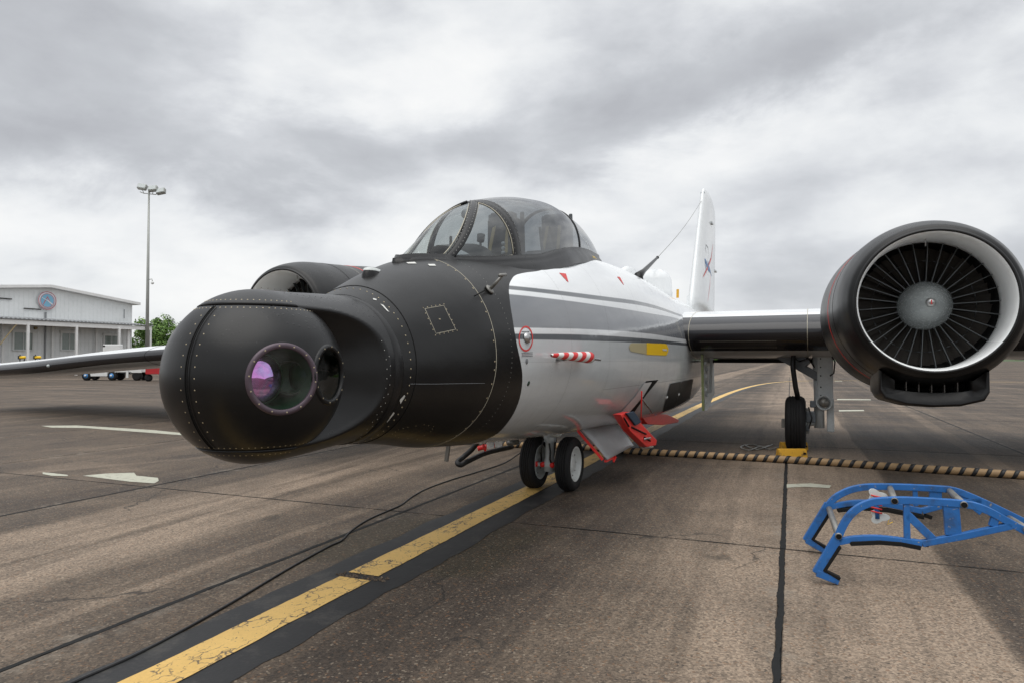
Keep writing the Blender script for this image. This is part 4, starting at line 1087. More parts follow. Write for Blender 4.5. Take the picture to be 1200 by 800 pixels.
# thin inlet vane, radial, edge-on to the flow, slightly canted
vm_.add([(0, .50, .24), (.0, .58, .24), (.004, .58, .69), (.004, .50, .69), (.006, .50, .24), (.006, .58, .24), (.010, .58, .69), (.010, .50, .69)], [(0, 1, 2, 3), (4, 7, 6, 5), (0, 3, 7, 4), (1, 5, 6, 2)], False)
vmesh = vm_.mesh('inlet_vane', m_['vane_metal'])
bmm = M(); rows = []
for i in range(9):
    r = lerp(.22, .655, i / 8); tw = radians(lerp(25, 62, i / 8)); ch = lerp(.10, .15, i / 8)
    rows.append([Vector((q * ch / 2 * sin(tw) * 1.0, .72 + q * ch / 2 * cos(tw) + (.012 * (1 - q * q)), r)) for q in (-1, -.5, 0, .5, 1)])
bmm.grid(rows); bmesh_ = bmm.mesh('fan_blade', m_['blade_metal'])
for i in range(NV):
    o = O('inlet_vane', vmesh, None, eng); o.rotation_euler = (0, 2 * pi * i / NV + .05, 0)
for i in range(34):
    o = O('fan_blade', bmesh_, None, eng); o.rotation_euler = (0, 2 * pi * i / 34, 0)
k = M()
for i in range(34):
    a0, a1 = 2 * pi * (i + .15) / 34, 2 * pi * (i + .92) / 34
    k.tube([(.50 * sin(a0), .64, .50 * cos(a0)), (.50 * sin(a1), .67, .50 * cos(a1))], .005, 4)
O('shroud_segment', k, m_['vane_metal'], eng, kind='stuff')
O('duct_probe', M().tube([(-.02, .2, .68), (-.02, .2, .60)], .008, 6), m_['steel'], eng)
# chin scoop
def chin(s, wd, zt, zb, e=.12):
    P = []
    for x_, z_ in ((-wd, zt), (-wd, zb + e * 1.0), (-wd + e * .35, zb + e * .35), (-wd + e, zb + .02), (-wd / 2, zb - .015), (0, zb - .03), (wd / 2, zb - .015), (wd - e, zb + .02), (wd - e * .35, zb + e * .35), (wd, zb + e), (wd, zt)): P.append(Vector((x_, s, z_)))
    return P
k = M(); k.grid([chin(.03, .455, -.70, -.97), chin(-.04, .465, -.70, -1.0), chin(-.02, .475, -.69, -1.02), chin(.1, .485, -.66, -1.035), chin(.5, .50, -.70, -1.06), (chin(1.3, .48, -.7, -1.07)), chin(2.6, .40, -.6, -1.02), chin(3.6, .25, -.5, -.88)])
# front face: frame around the slot
fr_o = chin(.03, .455, -.70, -.97)
slot = [Vector((x_, .02, z_)) for x_, z_ in ((-.34, -.79), (-.34, -.885), (-.34, -.888), (-.25, -.90), (-.12, -.912), (0, -.915), (.12, -.912), (.25, -.90), (.34, -.888), (.34, -.885), (.34, -.79))]
k.grid([fr_o, [p + Vector((0, -.035, 0)) for p in slot], [p + Vector((0, .4, .0)) for p in slot]])
O('chin_scoop', k, m_['matte_black'], eng)
O('scoop_interior', M().box((0, .42, -.86), (.70, .02, .16)), m_['gap_black'], eng)
k = M()
for i in range(1, 6): k.box((-.34 + i * .113, .16, -.855), (.008, .16, .13))
O('scoop_vane', k, m_['blade_metal'], eng, kind='stuff')
eng.location = (4.155, -.0, 2.22)
eng.location.y = .0
e2 = copytree(eng, air); e2.location = (-4.2, 0, 2.27)

# ---- nose gear
def wheel(parent, c, R_, wd, face, hubmat='rim_white', boltn=9, rimr=.64):
    c = Vector(c); h = wd / 2; w_ = thing('wheel', '', '') if False else None
    prof = [(-h * .75, R_ * rimr), (-h * .95, R_ * .72), (-h, R_ * .82), (-h * .86, R_ * .93), (-h * .6, R_ * .985)]
    for g_ in (-.4, -.13, .13, .4): prof += [(h * (g_ - .05), R_), (h * (g_ - .045), R_ * .975), (h * (g_ + .045), R_ * .975), (h * (g_ + .05), R_)]
    prof += [(h * .6, R_ * .985), (h * .86, R_ * .93), (h, R_ * .82), (h * .95, R_ * .72), (h * .75, R_ * rimr)]
    ty = O('tyre', M().lathe(prof, c, (1, 0, 0), 64), m_['tyre'], parent)
    for f in (1, -1):
        k = M(); k.lathe([(f * h * .85, R_ * rimr * 1.02), (f * h * .9, R_ * rimr * .97), (f * h * .78, R_ * rimr * .90), (f * h * .45, R_ * rimr * .82), (f * h * .38, R_ * .26), (f * h * .62, R_ * .24), (f * h * .66, R_ * .12), (f * h * .66, .0001)], c, (1, 0, 0), 40)
        rm = O('rim', k, m_[hubmat], ty)
        dots([(c + Vector((f * h * .42, R_ * .42 * cos(2 * pi * i / boltn), R_ * .42 * sin(2 * pi * i / boltn))), (f, 0, 0)) for i in range(boltn)], R_ * .045, 'bolt_row', m_['tube_steel'], ty, .8)
    return ty
ng = bpy.data.objects.new('nose_gear', None); COL.objects.link(ng); ng.parent = air
# (wheels are sub-parts: thing > nose_gear > wheel mesh pieces)
def wheel_sub(parent, c, R_, wd, boltn=9, rimr=.64):
    """tyre and rim as two sub-parts of a gear leg"""
    c = Vector(c); h = wd / 2
    prof = [(-h * .75, R_ * rimr), (-h * .95, R_ * .72), (-h, R_ * .82), (-h * .86, R_ * .93), (-h * .6, R_ * .985)]
    for g_ in (-.4, -.13, .13, .4): prof += [(h * (g_ - .05), R_), (h * (g_ - .045), R_ * .975), (h * (g_ + .045), R_ * .975), (h * (g_ + .05), R_)]
    prof += [(h * .6, R_ * .985), (h * .86, R_ * .93), (h, R_ * .82), (h * .95, R_ * .72), (h * .75, R_ * rimr)]
    O('tyre', M().lathe(prof, c, (1, 0, 0), 64), m_['tyre'], parent)
    k = M(); k.lathe([(h * .85, R_ * rimr * 1.02), (h * .9, R_ * rimr * .97), (h * .78, R_ * rimr * .90), (h * .30, R_ * rimr * .84), (h * .22, R_ * .30), (h * .50, R_ * .28), (h * .56, R_ * .14), (h * .56, .0001)], c, (1, 0, 0), 40)
    k.lathe([(-h * .85, R_ * rimr * 1.02), (-h * .9, R_ * rimr * .97), (-h * .78, R_ * rimr * .90), (-h * .30, R_ * rimr * .84), (-h * .22, R_ * .30), (-h * .50, R_ * .28), (-h * .56, R_ * .14), (-h * .56, .0001)], c, (1, 0, 0), 40)
    O('rim', k, m_['rim_white'], parent)
    dots([(c + Vector((h * .27, R_ * .45 * cos(2 * pi * i / boltn), R_ * .45 * sin(2 * pi * i / boltn))), (1, 0, 0)) for i in range(boltn)], R_ * .05, 'bolt_row', m_['tube_steel'], parent, .8)
wheel_sub(ng, (.235, .12, .335), .335, .20); wheel_sub(ng, (-.235, .12, .335), .335, .20)
O('axle', M().tube([(-.235, .12, .335), (.235, .12, .335)], .045, 12), m_['leg_paint'], ng)
O('strut', M().lathe([(0, .001), (0, .07), (.12, .075), (.18, .055), (.36, .055), (.37, .078), (.42, .078), (.44, .07), (.75, .07)], (0, .02, .24), (0, .06, 1), 24), m_['leg_paint'], ng)
k = M(); k.bar((-.16, -.04, .33), (.16, -.04, .33), .05, .045); O('tow_lug', k, m_['leg_paint'], ng)
k = M()
for x_ in (-.15, -.06, .07, .15): k.tube([(x_, -.07, .33), (x_, .0, .33)], .032, 10)
O('red_collar', k, m_['red_paint'], ng)
k = M(); k.tube([(.03, -.06, .6), (.05, -.07, .5), (.04, -.06, .4), (.06, -.05, .34)], .012, 6); k.tube([(-.05, -.05, .65), (-.09, -.03, .5), (-.1, 0, .36)], .01, 6); k.bar((0, .1, .38), (0, .2, .62), .05, .06)
k.bar((0.0, .32, .8), (0, .08, .5), .05, .05); O('brake_line', k, m_['rubber_black'], ng)
# belly antennas
def bladeAt(px, py, s, w0, hgt, m='white_paint', name='blade_antenna', ch=.12):
    p = at_s(px, py, s); k = M()
    k.prism([p + Vector((0, -ch / 2, .1)), p + Vector((0, ch / 2 + .04, .1)), p + Vector((0, ch / 2 + .03, -hgt)), p + Vector((0, -ch / 4, -hgt))], (w0, 0, 0)); o = O(name, k, m_[m], air); bevel(o, .006); return o
bladeAt(573.5, 515, -1.55, .035, .09); bladeAt(583, 513.5, -1.45, .035, .09)
p = at_s(578, 512, -1.5); O('antenna_base', M().box(p + Vector((0, 0, .03)), (.22, .3, .03)), m_['white_paint'], air)
p = at_s(652, 509, .0); k = M(); k.lathe([(0, .075), (.06, .075), (.10, .06), (.11, .001)], p + Vector((0, 0, .08)), (0, -.3, -1), 20, True); k2 = O('landing_lamp', k, m_['rim_white'], air)
p = at_s(527, 521, -2.3); q = at_s(523, 540, -2.3); O('drain_mast', M().bar(p + Vector((0, 0, .08)), q, .025, .035), m_['tube_steel'], air)
# gear doors
k = M(); A, B, C_, D = Vector((.33, .25, .77)), Vector((.40, 1.55, .77)), Vector((.66, 1.68, .40)), Vector((.67, .30, .385))
rows = []
for i in range(9):
    u_ = i / 8; r = []
    for j in range(9):
        v_ = j / 8; p = A.lerp(B, u_).lerp(D.lerp(C_, u_), v_); r.append(p + Vector((.022, 0, -.01)) * sin(pi * v_))
    rows.append(r)
k.grid(rows); ngd = O('nose_gear_door', k, m_['grey_paint'], air); sd = ngd.modifiers.new('solid', 'SOLIDIFY'); sd.thickness = .018; sd.offset = 0
O('door_edge', M().bar(A + Vector((-.02, -.02, -.03)), D + Vector((-.05, -.02, .0)), .04, .03).bar(D + Vector((-.03, .02, -.02)), D.lerp(C_, .35) + Vector((-.03, 0, -.03)), .03, .03), m_['red_paint'], ngd)
O('door_latch', M().bar(D.lerp(C_, .3) + Vector((0, 0, -.02)), D.lerp(C_, .26) + Vector((-.02, 0, -.08)), .015, .03), m_['red_paint'], ngd)
# crew entry: opening's shade painted as black skin patches, with red-lined steps
skinpatch([(728, 484), (748, 461), (758, 461), (742, 484)], 'gap_black', 'entry_shade_patch', .003)
skinpatch([(748, 461), (757, 446), (771.5, 444.5), (758, 461)], 'gap_black', 'entry_shade_patch', .003)
skinpatch([(723, 486), (744, 463), (753, 463.5), (735, 484)], 'white_paint', 'door_jamb', .012)
skinpatch([(744, 463), (754, 448), (763, 447), (753, 463.5)], 'white_paint', 'door_jamb', .012)
E2 = lambda px, py, t_: at_t(px, py, t_)
def steppiece(P, t_, thick, m, name, parent=None):
    k = M(); k.prism([E2(x_, y_, t_) for x_, y_ in P], (thick, 0, 0)); o = O(name, k, m_[m], parent or air); bevel(o, .008); return o
es = steppiece([(722, 485), (734, 482), (748, 496), (766, 515), (765, 521), (754, 523), (735, 505)], .88, .10, 'red_paint', 'entry_step')
steppiece([(733, 483.5), (742, 481.5), (751, 494), (744, 498)], .945, .03, 'navy_pad', 'step_pad', es)
k = M(); k.tube([E2(x_, y_, .82) for x_, y_ in ((722, 487), (734, 506), (753, 525), (765, 523))], .014, 6); O('step_seal', k, m_['cream_seal'], es)
k = M()
for (x0, y0, x1, y1) in ((731, 489, 737, 499), (740, 500, 757, 508), (755, 512, 762, 516)): k.tube([E2(x0, y0, .935), E2(x1, y1, .935)], .012, 6)
O('step_slot', k, m_['gap_black'], es)
O('step_latch', M().tube([E2(755, 514, .945), E2(762, 512.5, .945)], .012, 6), m_['steel'], es)
st2 = steppiece([(737, 482.5), (772, 484.5), (787, 491), (786, 494), (768, 497), (748, 496)], .45, .3, 'red_paint', 'entry_step')
steppiece([(740, 481.5), (768, 484), (768, 486), (741, 484)], .62, .04, 'logo_blue', 'step_rail', st2)
k = M(); k.tube([E2(752, 458, .93), E2(751, 497, .80)], .009, 8); O('step_stay', k, m_['red_paint'], air)
k = M(); k.tube([E2(752, 466, .9), E2(765, 484, .7)], .010, 8); O('step_stay', k, m_['steel'], air)
# dark payload bay panels
for P in ([(776, 482), (785, 449), (797.5, 446.5), (791, 476)], [(792, 475.5), (798, 446.5), (812, 443.5), (808, 466)]):
    skinpatch(P, 'payload_black', 'payload_panel', .010)
for x_, y_ in ((781, 465), (795, 461.5)):
    skindome(x_, y_, .03, .02, 'rim_white', 'panel_latch')
# ---- main gear (left); mirrored for the right
def main_gear():
    g_ = bpy.data.objects.new('main_gear', None); COL.objects.link(g_); g_.parent = air
    wheel_sub(g_, (2.73, 5.36, .49), .49, .34, 10, .5)
    O('axle', M().tube([(2.73, 5.36, .49), (3.1, 5.36, .52)], .06, 12), m_['leg_paint'], g_)
    O('leg', M().tube([(3.12, 5.36, .42), (3.12, 5.36, 1.0), (3.12, 5.38, 1.9)], [.085, .085, .11], 16), m_['leg_paint'], g_)
    k = M(); k.box((3.22, 5.28, 1.30), (.26, .06, 1.0)); k.box((3.30, 5.26, .66), (.12, .04, .6)); d = O('gear_door', k, m_['leg_paint'], g_); bevel(d, .02)
    k = M(); k.lathe([(0, .13), (.08, .135), (.09, .12), (.04, .09)], (3.20, 5.22, .88), (0, -1, 0), 24); O('hub_ring', k, m_['leg_paint'], g_)
    k = M(); k.lathe([(0, .085), (.05, .07), (.06, .001)], (3.20, 5.15, .88), (0, -1, 0), 16); O('hub_cap', k, m_['tube_steel'], g_)
    k = M(); k.bar((3.12, 5.3, 1.32), (2.35, 5.42, 1.78), .07, .14); k.bar((2.95, 5.3, 1.55), (2.75, 5.34, 1.75), .16, .12); O('drag_brace', k, m_['blue_grey'], g_)
    k = M(); k.tube([(2.72, 5.1, 1.9), (2.70, 5.08, 1.5), (2.74, 5.1, 1.15), (2.78, 5.18, .93)], .045, 10); O('brake_hose', k, m_['rubber_black'], g_)
    for P_ in ([(3.3, 5.2, 1.75), (3.38, 5.18, 1.6), (3.36, 5.18, 1.4), (3.30, 5.2, 1.35)], [(2.8, 5.2, 1.6), (2.95, 5.15, 1.66), (3.05, 5.2, 1.5)], [(2.95, 5.15, .8), (3.0, 5.13, .6), (2.95, 5.15, .42)]): O('cable', M().tube(P_, .013, 6), m_['rubber_black'], g_)
    k = M(); k.box((2.98, 5.24, .62), (.16, .14, .20)); k.box((3.02, 5.2, .85), (.1, .1, .12)); k.box((2.93, 5.2, .42), (.06, .1, .1)); o = O('brake_housing', k, m_['blue_grey'], g_); bevel(o, .015)
    k = M(); k.box((2.93, 5.27, .72), (.05, .12, .1)); k.box((2.93, 5.27, .35), (.05, .1, .06)); k.box((2.52, 5.27, .49), (.05, .1, .16)); O('bracket', k, m_['tube_steel'], g_)
    dots([(Vector((3.15, 5.245, z_)), (0, -1, 0)) for z_ in (1.0, 1.15, 1.35, 1.5, 1.65)], .014, 'bolt_row', m_['gap_black'], g_)
    return g_
mg = main_gear(); mg2 = copytree(mg, air); mg2.scale = (-1, 1, 1)
# inboard gear door hanging from the wing root
k = M(); k.prism([(1.16, 4.92, 1.72), (1.16, 6.3, 1.66), (1.2, 6.1, .95), (1.18, 5.2, .68), (1.16, 4.95, .70)], (.035, 0, 0)); wd_ = O('wheel_bay_door', k, m_['leg_paint'], air)
k = M(); k.bar((1.16, 4.90, 1.73), (1.17, 4.92, .70), .085, .04); O('door_edge', k, m_['primer_green'], wd_)
k = M()
for i in range(7): k.box((1.20, 5.05 + (i % 2) * .2, .85 + i * .12), (.04, .12, .06))
k.bar((1.24, 5.5, 1.7), (1.22, 5.5, 1.0), .05, .05); O('door_fitting', k, m_['leg_paint'], wd_)
# flap edge / wheel bay under the left wing
k = M(); k.box((2.1, 6.6, 1.60), (2.0, 1.6, .06)); O('wheel_bay', k, m_['gap_black'], air)
k = M(); k.bar((1.2, 6.9, 1.62), (3.3, 6.9, 1.62), .3, .05); O('flap_edge', k, m_['blue_grey'], air)
# probe standing off the side
pa = hit(660, 421, 0); n = normal(pa)
pb = at_s(704, 421, pa.y + 1.0)
pc = pa + n * .12
s0 = at_t(646, 416, pc.x); s1 = at_t(691, 418.5, pc.x); s2 = at_t(703, 421, pc.x)
O('pitot_probe', M().tube([s2 + Vector((0, 0, 0)), s1 + Vector((0, 0, -.01)), s0.lerp(s1, .4)], .014, 8).tube([s0.lerp(s1, .35) + Vector((0, 0, -.02)), hit(654, 421, -.02)], .02, 8), m_['steel'], air)
k = M(); ax = (s1 - s0).normalized(); L = (s1 - s0).length
k.lathe([(0, .008), (.02, .015), (L * .25, .030), (L * .6, .044), (L * .95, .058), (L, .056), (L * .97, .048), (L * .6, .036)], s0, ax, 20)
cv = O('pitot_cover', k, m_['striped_fabric'])
cv.matrix_world = Matrix.Translation((OX, OY, 0)) @ Matrix.Rotation(-TH, 4, 'Z')
cv['label'] = 'red and white striped fabric cover slipped over the probe on the grey fuselage side'; cv['category'] = 'probe cover'
# ================================================================== LOOSE THINGS ON THE APRON
# wheel chocks
def chock(px0, px1, py, label):
    a = gnd(px0, py); b = gnd(px1, py); d = (b - a).normalized(); L = (b - a).length; q = Vector((-d.y, d.x, 0)); t_ = thing('wheel_chock', label, 'wheel chock', (a + b) / 2, atan2(d.y, d.x), 'yellow wheel chocks at the main wheel')
    k = M(); k.prism([(-L / 2, 0, .012), (-L / 2, .20, .012), (-L / 2, .17, .15), (-L / 2, .06, .15)], (0, 0, 0)) if False else None
    k = M(); P = [(0, 0, .0), (0, .20, .0), (0, .15, .14), (0, .05, .14)]; k.prism([Vector(p) for p in P], (L, 0, 0)); b_ = O('block', k, m_['chock_yellow'], t_); bevel(b_, .01)
    O('stencil_text', M().box((L * .40, .016, .07), (.05, .004, .03), Matrix.Rotation(radians(-19), 3, 'X')), m_['gap_black'], t_)
    return t_
c1 = chock(914, 947, 536, 'yellow wooden chock in front of the left main wheel')
c2 = copytree(c1); c2['label'] = 'yellow chock behind the left main wheel, mostly hidden by the tyre'
c2.location = Vector(c1.location) + Vector((.42, .94, 0)); 
k = M(); 
P = [gnd(x_, y_, .02) for x_, y_ in ((920, 527), (912, 524), (902, 526), (890, 523), (878, 527), (868, 523), (880, 520), (895, 523), (905, 520), (888, 526), (872, 521))]
o = O('chock_rope', M().tube([Vector(p) for p in dense([tuple(p) for p in P], 5)], .012, 6), m_['tube_steel']); o['label'] = 'thin grey rope heaped on the concrete beside the yellow chock'; o['category'] = 'rope'
# spiral wrapped hose across the apron
def ghose(P, r): return [Vector((a.x, a.y, r)) for a in dense([tuple(gnd(x_, y_)) for x_, y_ in P], 24)]
hp = ghose([(560, 523), (640, 525), (700, 528), (740, 531.5), (860, 538.5), (960, 544.5), (1080, 553), (1200, 561), (1340, 571)], .055)
hs = thing('ground_hose', 'tan hose wrapped in a black spiral lying across the concrete behind the nose wheels', 'hose', tuple(hp[0]))
off = Vector(hp[0]); hp = [p - off for p in hp]
O('sleeve', M().tube(hp, .055, 14), m_['hose_tan'], hs)
# spiral
L = [0]
for i in range(1, len(hp)): L.append(L[-1] + (hp[i] - hp[i - 1]).length)
sp_ = []
import bisect
tot_ = L[-1]; pitch = .155; N = int(tot_ / pitch * 20)
for i in range(N + 1):
    d = tot_ * i / N; j = min(max(bisect.bisect_right(L, d) - 1, 0), len(hp) - 2); q = (d - L[j]) / (L[j + 1] - L[j]); p = hp[j].lerp(hp[j + 1], q)
    t_ = (hp[j + 1] - hp[j]).normalized(); x_ = t_.cross(Vector((0, 0, 1))).normalized(); z_ = x_.cross(t_); a = 2 * pi * d / pitch
    nn = x_ * cos(a) + z_ * sin(a); sp_.append((p + nn * .0545, nn, t_))
k = M(); k.grid([[p - t_ * .029, p + nn * .009 - t_ * .023, p + nn * .009 + t_ * .023, p + t_ * .029] for p, nn, t_ in sp_])
O('spiral_wrap', k, m_['rubber_black'], hs)
# thin cable
P = [(60, 815), (88, 800), (168, 764), (256, 716), (340, 666), (385, 641), (400, 634), (412, 622), (430, 610), (452, 600), (470, 592), (482, 583), (500, 573), (530, 562), (560, 553), (590, 543), (606, 533), (616, 526)]
o = O('power_cable', M().tube([Vector((p[0], p[1], .009)) for p in dense([tuple(gnd(*q)) for q in P], 8)], .009, 6), m_['rubber_black']); o['label'] = 'thin black cable snaking over the concrete left of the yellow line'; o['category'] = 'cable'
# ground power lead hanging from the belly, with red plug
lead = thing('ground_power_lead', 'thick black lead with red plug hanging under the black nose', 'power lead', (OX, OY, 0), -TH)
def lp(px, py, s): return at_s(px, py, s)
P = [lp(600, 523, .5), lp(570, 530, -.2), lp(548, 540, -.6), lp(540, 544, -.7), lp(536, 541, -.7), lp(544, 534, -.6), lp(553, 526, -.6), lp(560, 517, -.6), lp(566, 509, -.5)]
O('lead', M().tube([Vector(p) for p in dense([tuple(p) for p in P], 6)], .032, 10), m_['rubber_black'], lead)
k = M(); k.tube([lp(560, 525, -.4), lp(574, 522, -.3), lp(586, 520, 0)], .03, 10); k.tube([lp(566, 520, -.5), lp(569, 528, -.5)], .016, 8); O('plug', k, m_['red_paint'], lead)
k = M(); k.tube([lp(596, 518, 0), lp(606, 517, .2)], .04, 10); k.tube([lp(544, 519, .3), lp(566, 520, .2)], .02, 6); O('plug_collar', k, m_['tube_steel'], lead)
# ---- blue lifting frame
rack = thing('lifting_frame', 'blue welded steel cradle frame with black foam padding lying on the concrete', 'frame', (0, 0, 0))
P1 = gnd(985, 685); P2 = gnd(966, 648)
dr = Vector((.953, -.303, 0)).normalized(); nr = Vector((dr.y, -dr.x, 0))
def onpl(px, py, P0, extra=0):
    P0 = P0 + nr * extra; d = ray(px, py); kk = (P0 - CAM).dot(nr) / d.dot(nr); p = CAM + d * kk; return Vector((p.x, p.y, max(p.z, .03)))
def rbar(P, P0, w_, h_, name='frame_bar', m='rack_blue', extra=0, smooth=0):
    pts = [onpl(x_, y_, P0, extra) for x_, y_ in P]
    if smooth: pts = [Vector(p) for p in dense([tuple(p) for p in pts], smooth)]
    # swept rectangular section in the frame plane
    k = M(); rows = []
    for i, p in enumerate(pts):
        d = (pts[min(i + 1, len(pts) - 1)] - pts[max(i - 1, 0)]).normalized(); up = nr.cross(d).normalized()
        rows.append([p + nr * w_ / 2 + up * h_ / 2, p - nr * w_ / 2 + up * h_ / 2, p - nr * w_ / 2 - up * h_ / 2, p + nr * w_ / 2 - up * h_ / 2])
    k.grid(rows, True, False, True); o = O(name, k, m_[m], rack); bevel(o, .004); return o
top_n = [(982, 629), (988, 615), (996, 603), (1006, 594.5), (1018, 589), (1030, 586.5), (1060, 585.5), (1100, 587.5), (1126, 589.5), (1145, 593), (1162, 600), (1182, 611), (1206, 624), (1240, 641), (1285, 664), (1300, 674)]
top_f = [(971, 591), (978, 583), (988, 577), (998, 573), (1010, 570.5), (1025, 569.5), (1060, 570), (1100, 572), (1118, 574), (1135, 580), (1160, 591), (1185, 603), (1210, 615), (1255, 634), (1270, 641)]
for T, P0, hook, low in ((top_n, P1, [(957, 671), (983, 627)], [(983, 634), (1000, 631), (1025, 630), (1048, 632), (1080, 636), (1130, 627), (1185, 615)]),
                    (top_f, P2, [(945, 633), (971, 590)], [(973, 593), (1000, 588.5), (1030, 589), (1055, 593), (1080, 598), (1110, 590), (1150, 585)])):
    near = P0 is P1; w_ = .045; h_ = .05
    rbar(T, P0, w_, h_, smooth=4)
    rbar(hook, P0, w_, .065)
    rbar(low[:5], P0, w_, .045, smooth=4); rbar(low[4:], P0, w_, .045)
if True:
    rbar([(957, 670), (983, 682)], P1, .05, .05); rbar([(945, 632), (966, 645)], P2, .05, .05)
    rbar([(984, 639), (966, 667), (984, 677)], P1, .06, .025, 'foam_pad', 'foam_black', .0); rbar([(972, 600), (952, 631), (968, 641)], P2, .06, .025, 'foam_pad', 'foam_black')
    rbar([(996, 635.5), (1030, 634), (1055, 636), (1078, 640.5)], P1, .07, .03, 'foam_pad', 'foam_black'); rbar([(981, 597), (1010, 594.5), (1040, 597), (1082, 605)], P2, .07, .03, 'foam_pad', 'foam_black')
    rbar([(1081, 637), (1088, 637.5)], P1, .03, .03, 'rubber_foot', 'foam_black'); rbar([(1083, 603), (1092, 606)], P2, .03, .03, 'rubber_foot', 'foam_black')
    rbar([(1062, 590), (1063, 632)], P1, .03, .04); rbar([(1063, 602), (1093, 631)], P1, .03, .055); rbar([(1114, 590), (1117, 626)], P1, .03, .10)
    rbar([(1166, 606), (1163, 616)], P1, .03, .05)
    rbar([(1072, 573), (1073, 592)], P2, .03, .035); rbar([(1096, 573), (1096, 588)], P2, .03, .09); rbar([(1118, 574), (1150, 600)], P2, .03, .05)
    for a, b in (((971, 594), (983, 628)), ((1043, 571), (1048.5, 586.5)), ((1112, 574), (1130, 591)), ((1182, 606), (1204, 620))):
        pa_ = onpl(*a, P2, -.03); pb_ = onpl(*b, P1, .035)
        if (pa_ - P2).dot(nr) > 0: pass
        k = M(); k.tube([pa_, pb_], .024, 12); O('cross_tube', k, m_['tube_steel'], rack)
        d = (pb_ - pa_).normalized(); k = M(); k.lathe([(.001, .016), (.0015, .0001)], pb_, d, 12); k.lathe([(-.004, .019), (.001, .019), (.001, .016)], pb_, d, 12); o = O('tube_end', k, m_['gap_black'], rack)
    # clamp with its white plates
    pm = (onpl(1028, 600, P1) * .5 + onpl(1025, 582, P2) * .5); 
    def dp(px, py): 
        d = ray(px, py); kk = (pm - CAM).dot(nr) / d.dot(nr); return CAM + d * kk
    k = M(); k.tube([dp(1027, 583), dp(1028, 607)], .018, 10); 
    O('clamp_bolt', k, m_['rack_blue'], rack)
    k = M()
    for cx_, cy_ in ((1027, 580), (1030, 605)):
        c_ = dp(cx_, cy_); rows = []
        for q in (-.008, .008):
            rows.append([c_ + nr * q + dr * (.055 + .015 * cos(3 * a)) * cos(a) * 1.1 + Vector((0, 0, 1)) * (.045 + .012 * cos(3 * a)) * sin(a) for a in [2 * pi * i / 24 for i in range(24)]])
        k.grid(rows, True, False, True)
    O('clamp_plate', k, m_['rim_white'], rack)
    k = M()
    for i in range(5): k.tube([dp(1020, 579 + i * 4.6) + nr * .02, dp(1033, 582 + i * 4.6) + nr * .02], .006, 5)
    O('clamp_cord', k, m_['red_line'], rack)
    k = M(); k.tube([dp(1036, 602), dp(1042, 608), dp(1040, 614), dp(1046, 611)], .003, 4); O('tag_string', k, m_['yellow_decal'], rack)

# ================================================================== BACKGROUND
# the building: facade runs along the taxi direction u; solve its porch plane through a pixel at a chosen depth
dB = ray(0, 420); PB = CAM + dB * (62 / dB.dot(Vector((0, 1, 0)))); PB.z = 0
def onwall(px, py, back=0):      # point on the facade plane, set back from the porch line by 'back'
    P0 = PB - gv * back; d = ray(px, py); kk = (P0 - CAM).dot(gv) / d.dot(gv); p = CAM + d * kk; q = p - PB
    return Vector((q.dot(gv), q.dot(gu), p.z))
bld = thing('airfield_building', 'low white metal-clad building with porch posts and a round emblem on its gable', 'building', tuple(PB), -GR)
BK = 3.0
def W(px, py, back=BK): return onwall(px, py, back)
er = W(155, 357); pk = W(56, 337.5); zE = er.z; yR = er.y; yP = pk.y; zP = pk.z; yL = 2 * yP - yR
wl = M(); wl.prism([(-BK - .15, yL, 0), (-BK - .15, yR, 0), (-BK - .15, yR, zE), (-BK - .15, yP, zP), (-BK - .15, yL, zE)], (.3, 0, 0)); wl.box((-BK - 8, yR - .1, zE / 2), (15, .2, zE - .02)); wl.box((-BK - 8, yL + .1, zE / 2), (15, .2, zE - .02))
wall = O('wall', wl, m_['siding'], bld)
k = M(); y_ = yL + .1; nr_ = 0
while y_ < yR:
    zt = zE + (zP - zE) * (1 - abs(y_ - yP) / (yR - yP)); k.box((-BK + .012, y_, zt / 2 - .1), (.03, .07, zt - .25)); y_ += .45
O('siding_rib', k, m_['siding'], wall, kind='stuff')
rf = M()
for ya, yb in ((yL - .6, yP), (yP, yR + .6)):
    za = zE - .0 if ya < yP else zP; 
    z0 = zE - (zP - zE) / (yR - yP) * .6 if ya < yP else zP; z1 = zP if ya < yP else zE - (zP - zE) / (yR - yP) * .6
    rf.prism([(-BK - 8, ya, z0 + .02), (-BK - 8, yb, z1 + .02), (-BK - 8, yb, z1 + .30), (-BK - 8, ya, z0 + .30)], (17.2, 0, 0))
O('roof', rf, m_['trim_white'], bld)
pz = W(178, 382, 0).z; pe = W(178, 384, 0).y; p0 = -14
fa0 = W(0, 376, 0).z
k = M(); k.box((-.05, (p0 + pe) / 2, fa0 - .05), (.12, pe - p0, .42)); O('porch_fascia', k, m_['trim_white'], bld)
k = M(); k.prism([(.12, 0, fa0 + .20), (-BK, 0, fa0 + .52), (-BK, 0, fa0 + .60), (.12, 0, fa0 + .28)], (0, pe - p0 + .3, 0))
for i in range(len(k.v)): k.v[i] = (k.v[i][0], k.v[i][1] + (p0 + pe) / 2, k.v[i][2])
O('porch_roof', k, m_['roof_grey'], bld)
k = M(); y_ = p0
while y_ < pe: k.box((.10, y_, fa0 + .30), (.2, .12, .06)); y_ += .40
O('roof_rib', k, m_['roof_grey'], bld, kind='stuff')
for px in (-22, 32.5, 89.5, 139.5, 176):
    y_ = W(px, 400, 0).y; o = O('porch_post', M().box((0, y_, fa0 / 2 - .1), (.18, .22, fa0 - .1)), m_['trim_white'], bld)
for px in (3.5, 61.5, 113):
    y_ = W(px, 400, BK - .3).y; o = O('porch_post', M().box((-BK + .3, y_, fa0 / 2 + .1), (.14, .20, fa0 + .3)), m_['trim_white'], bld)
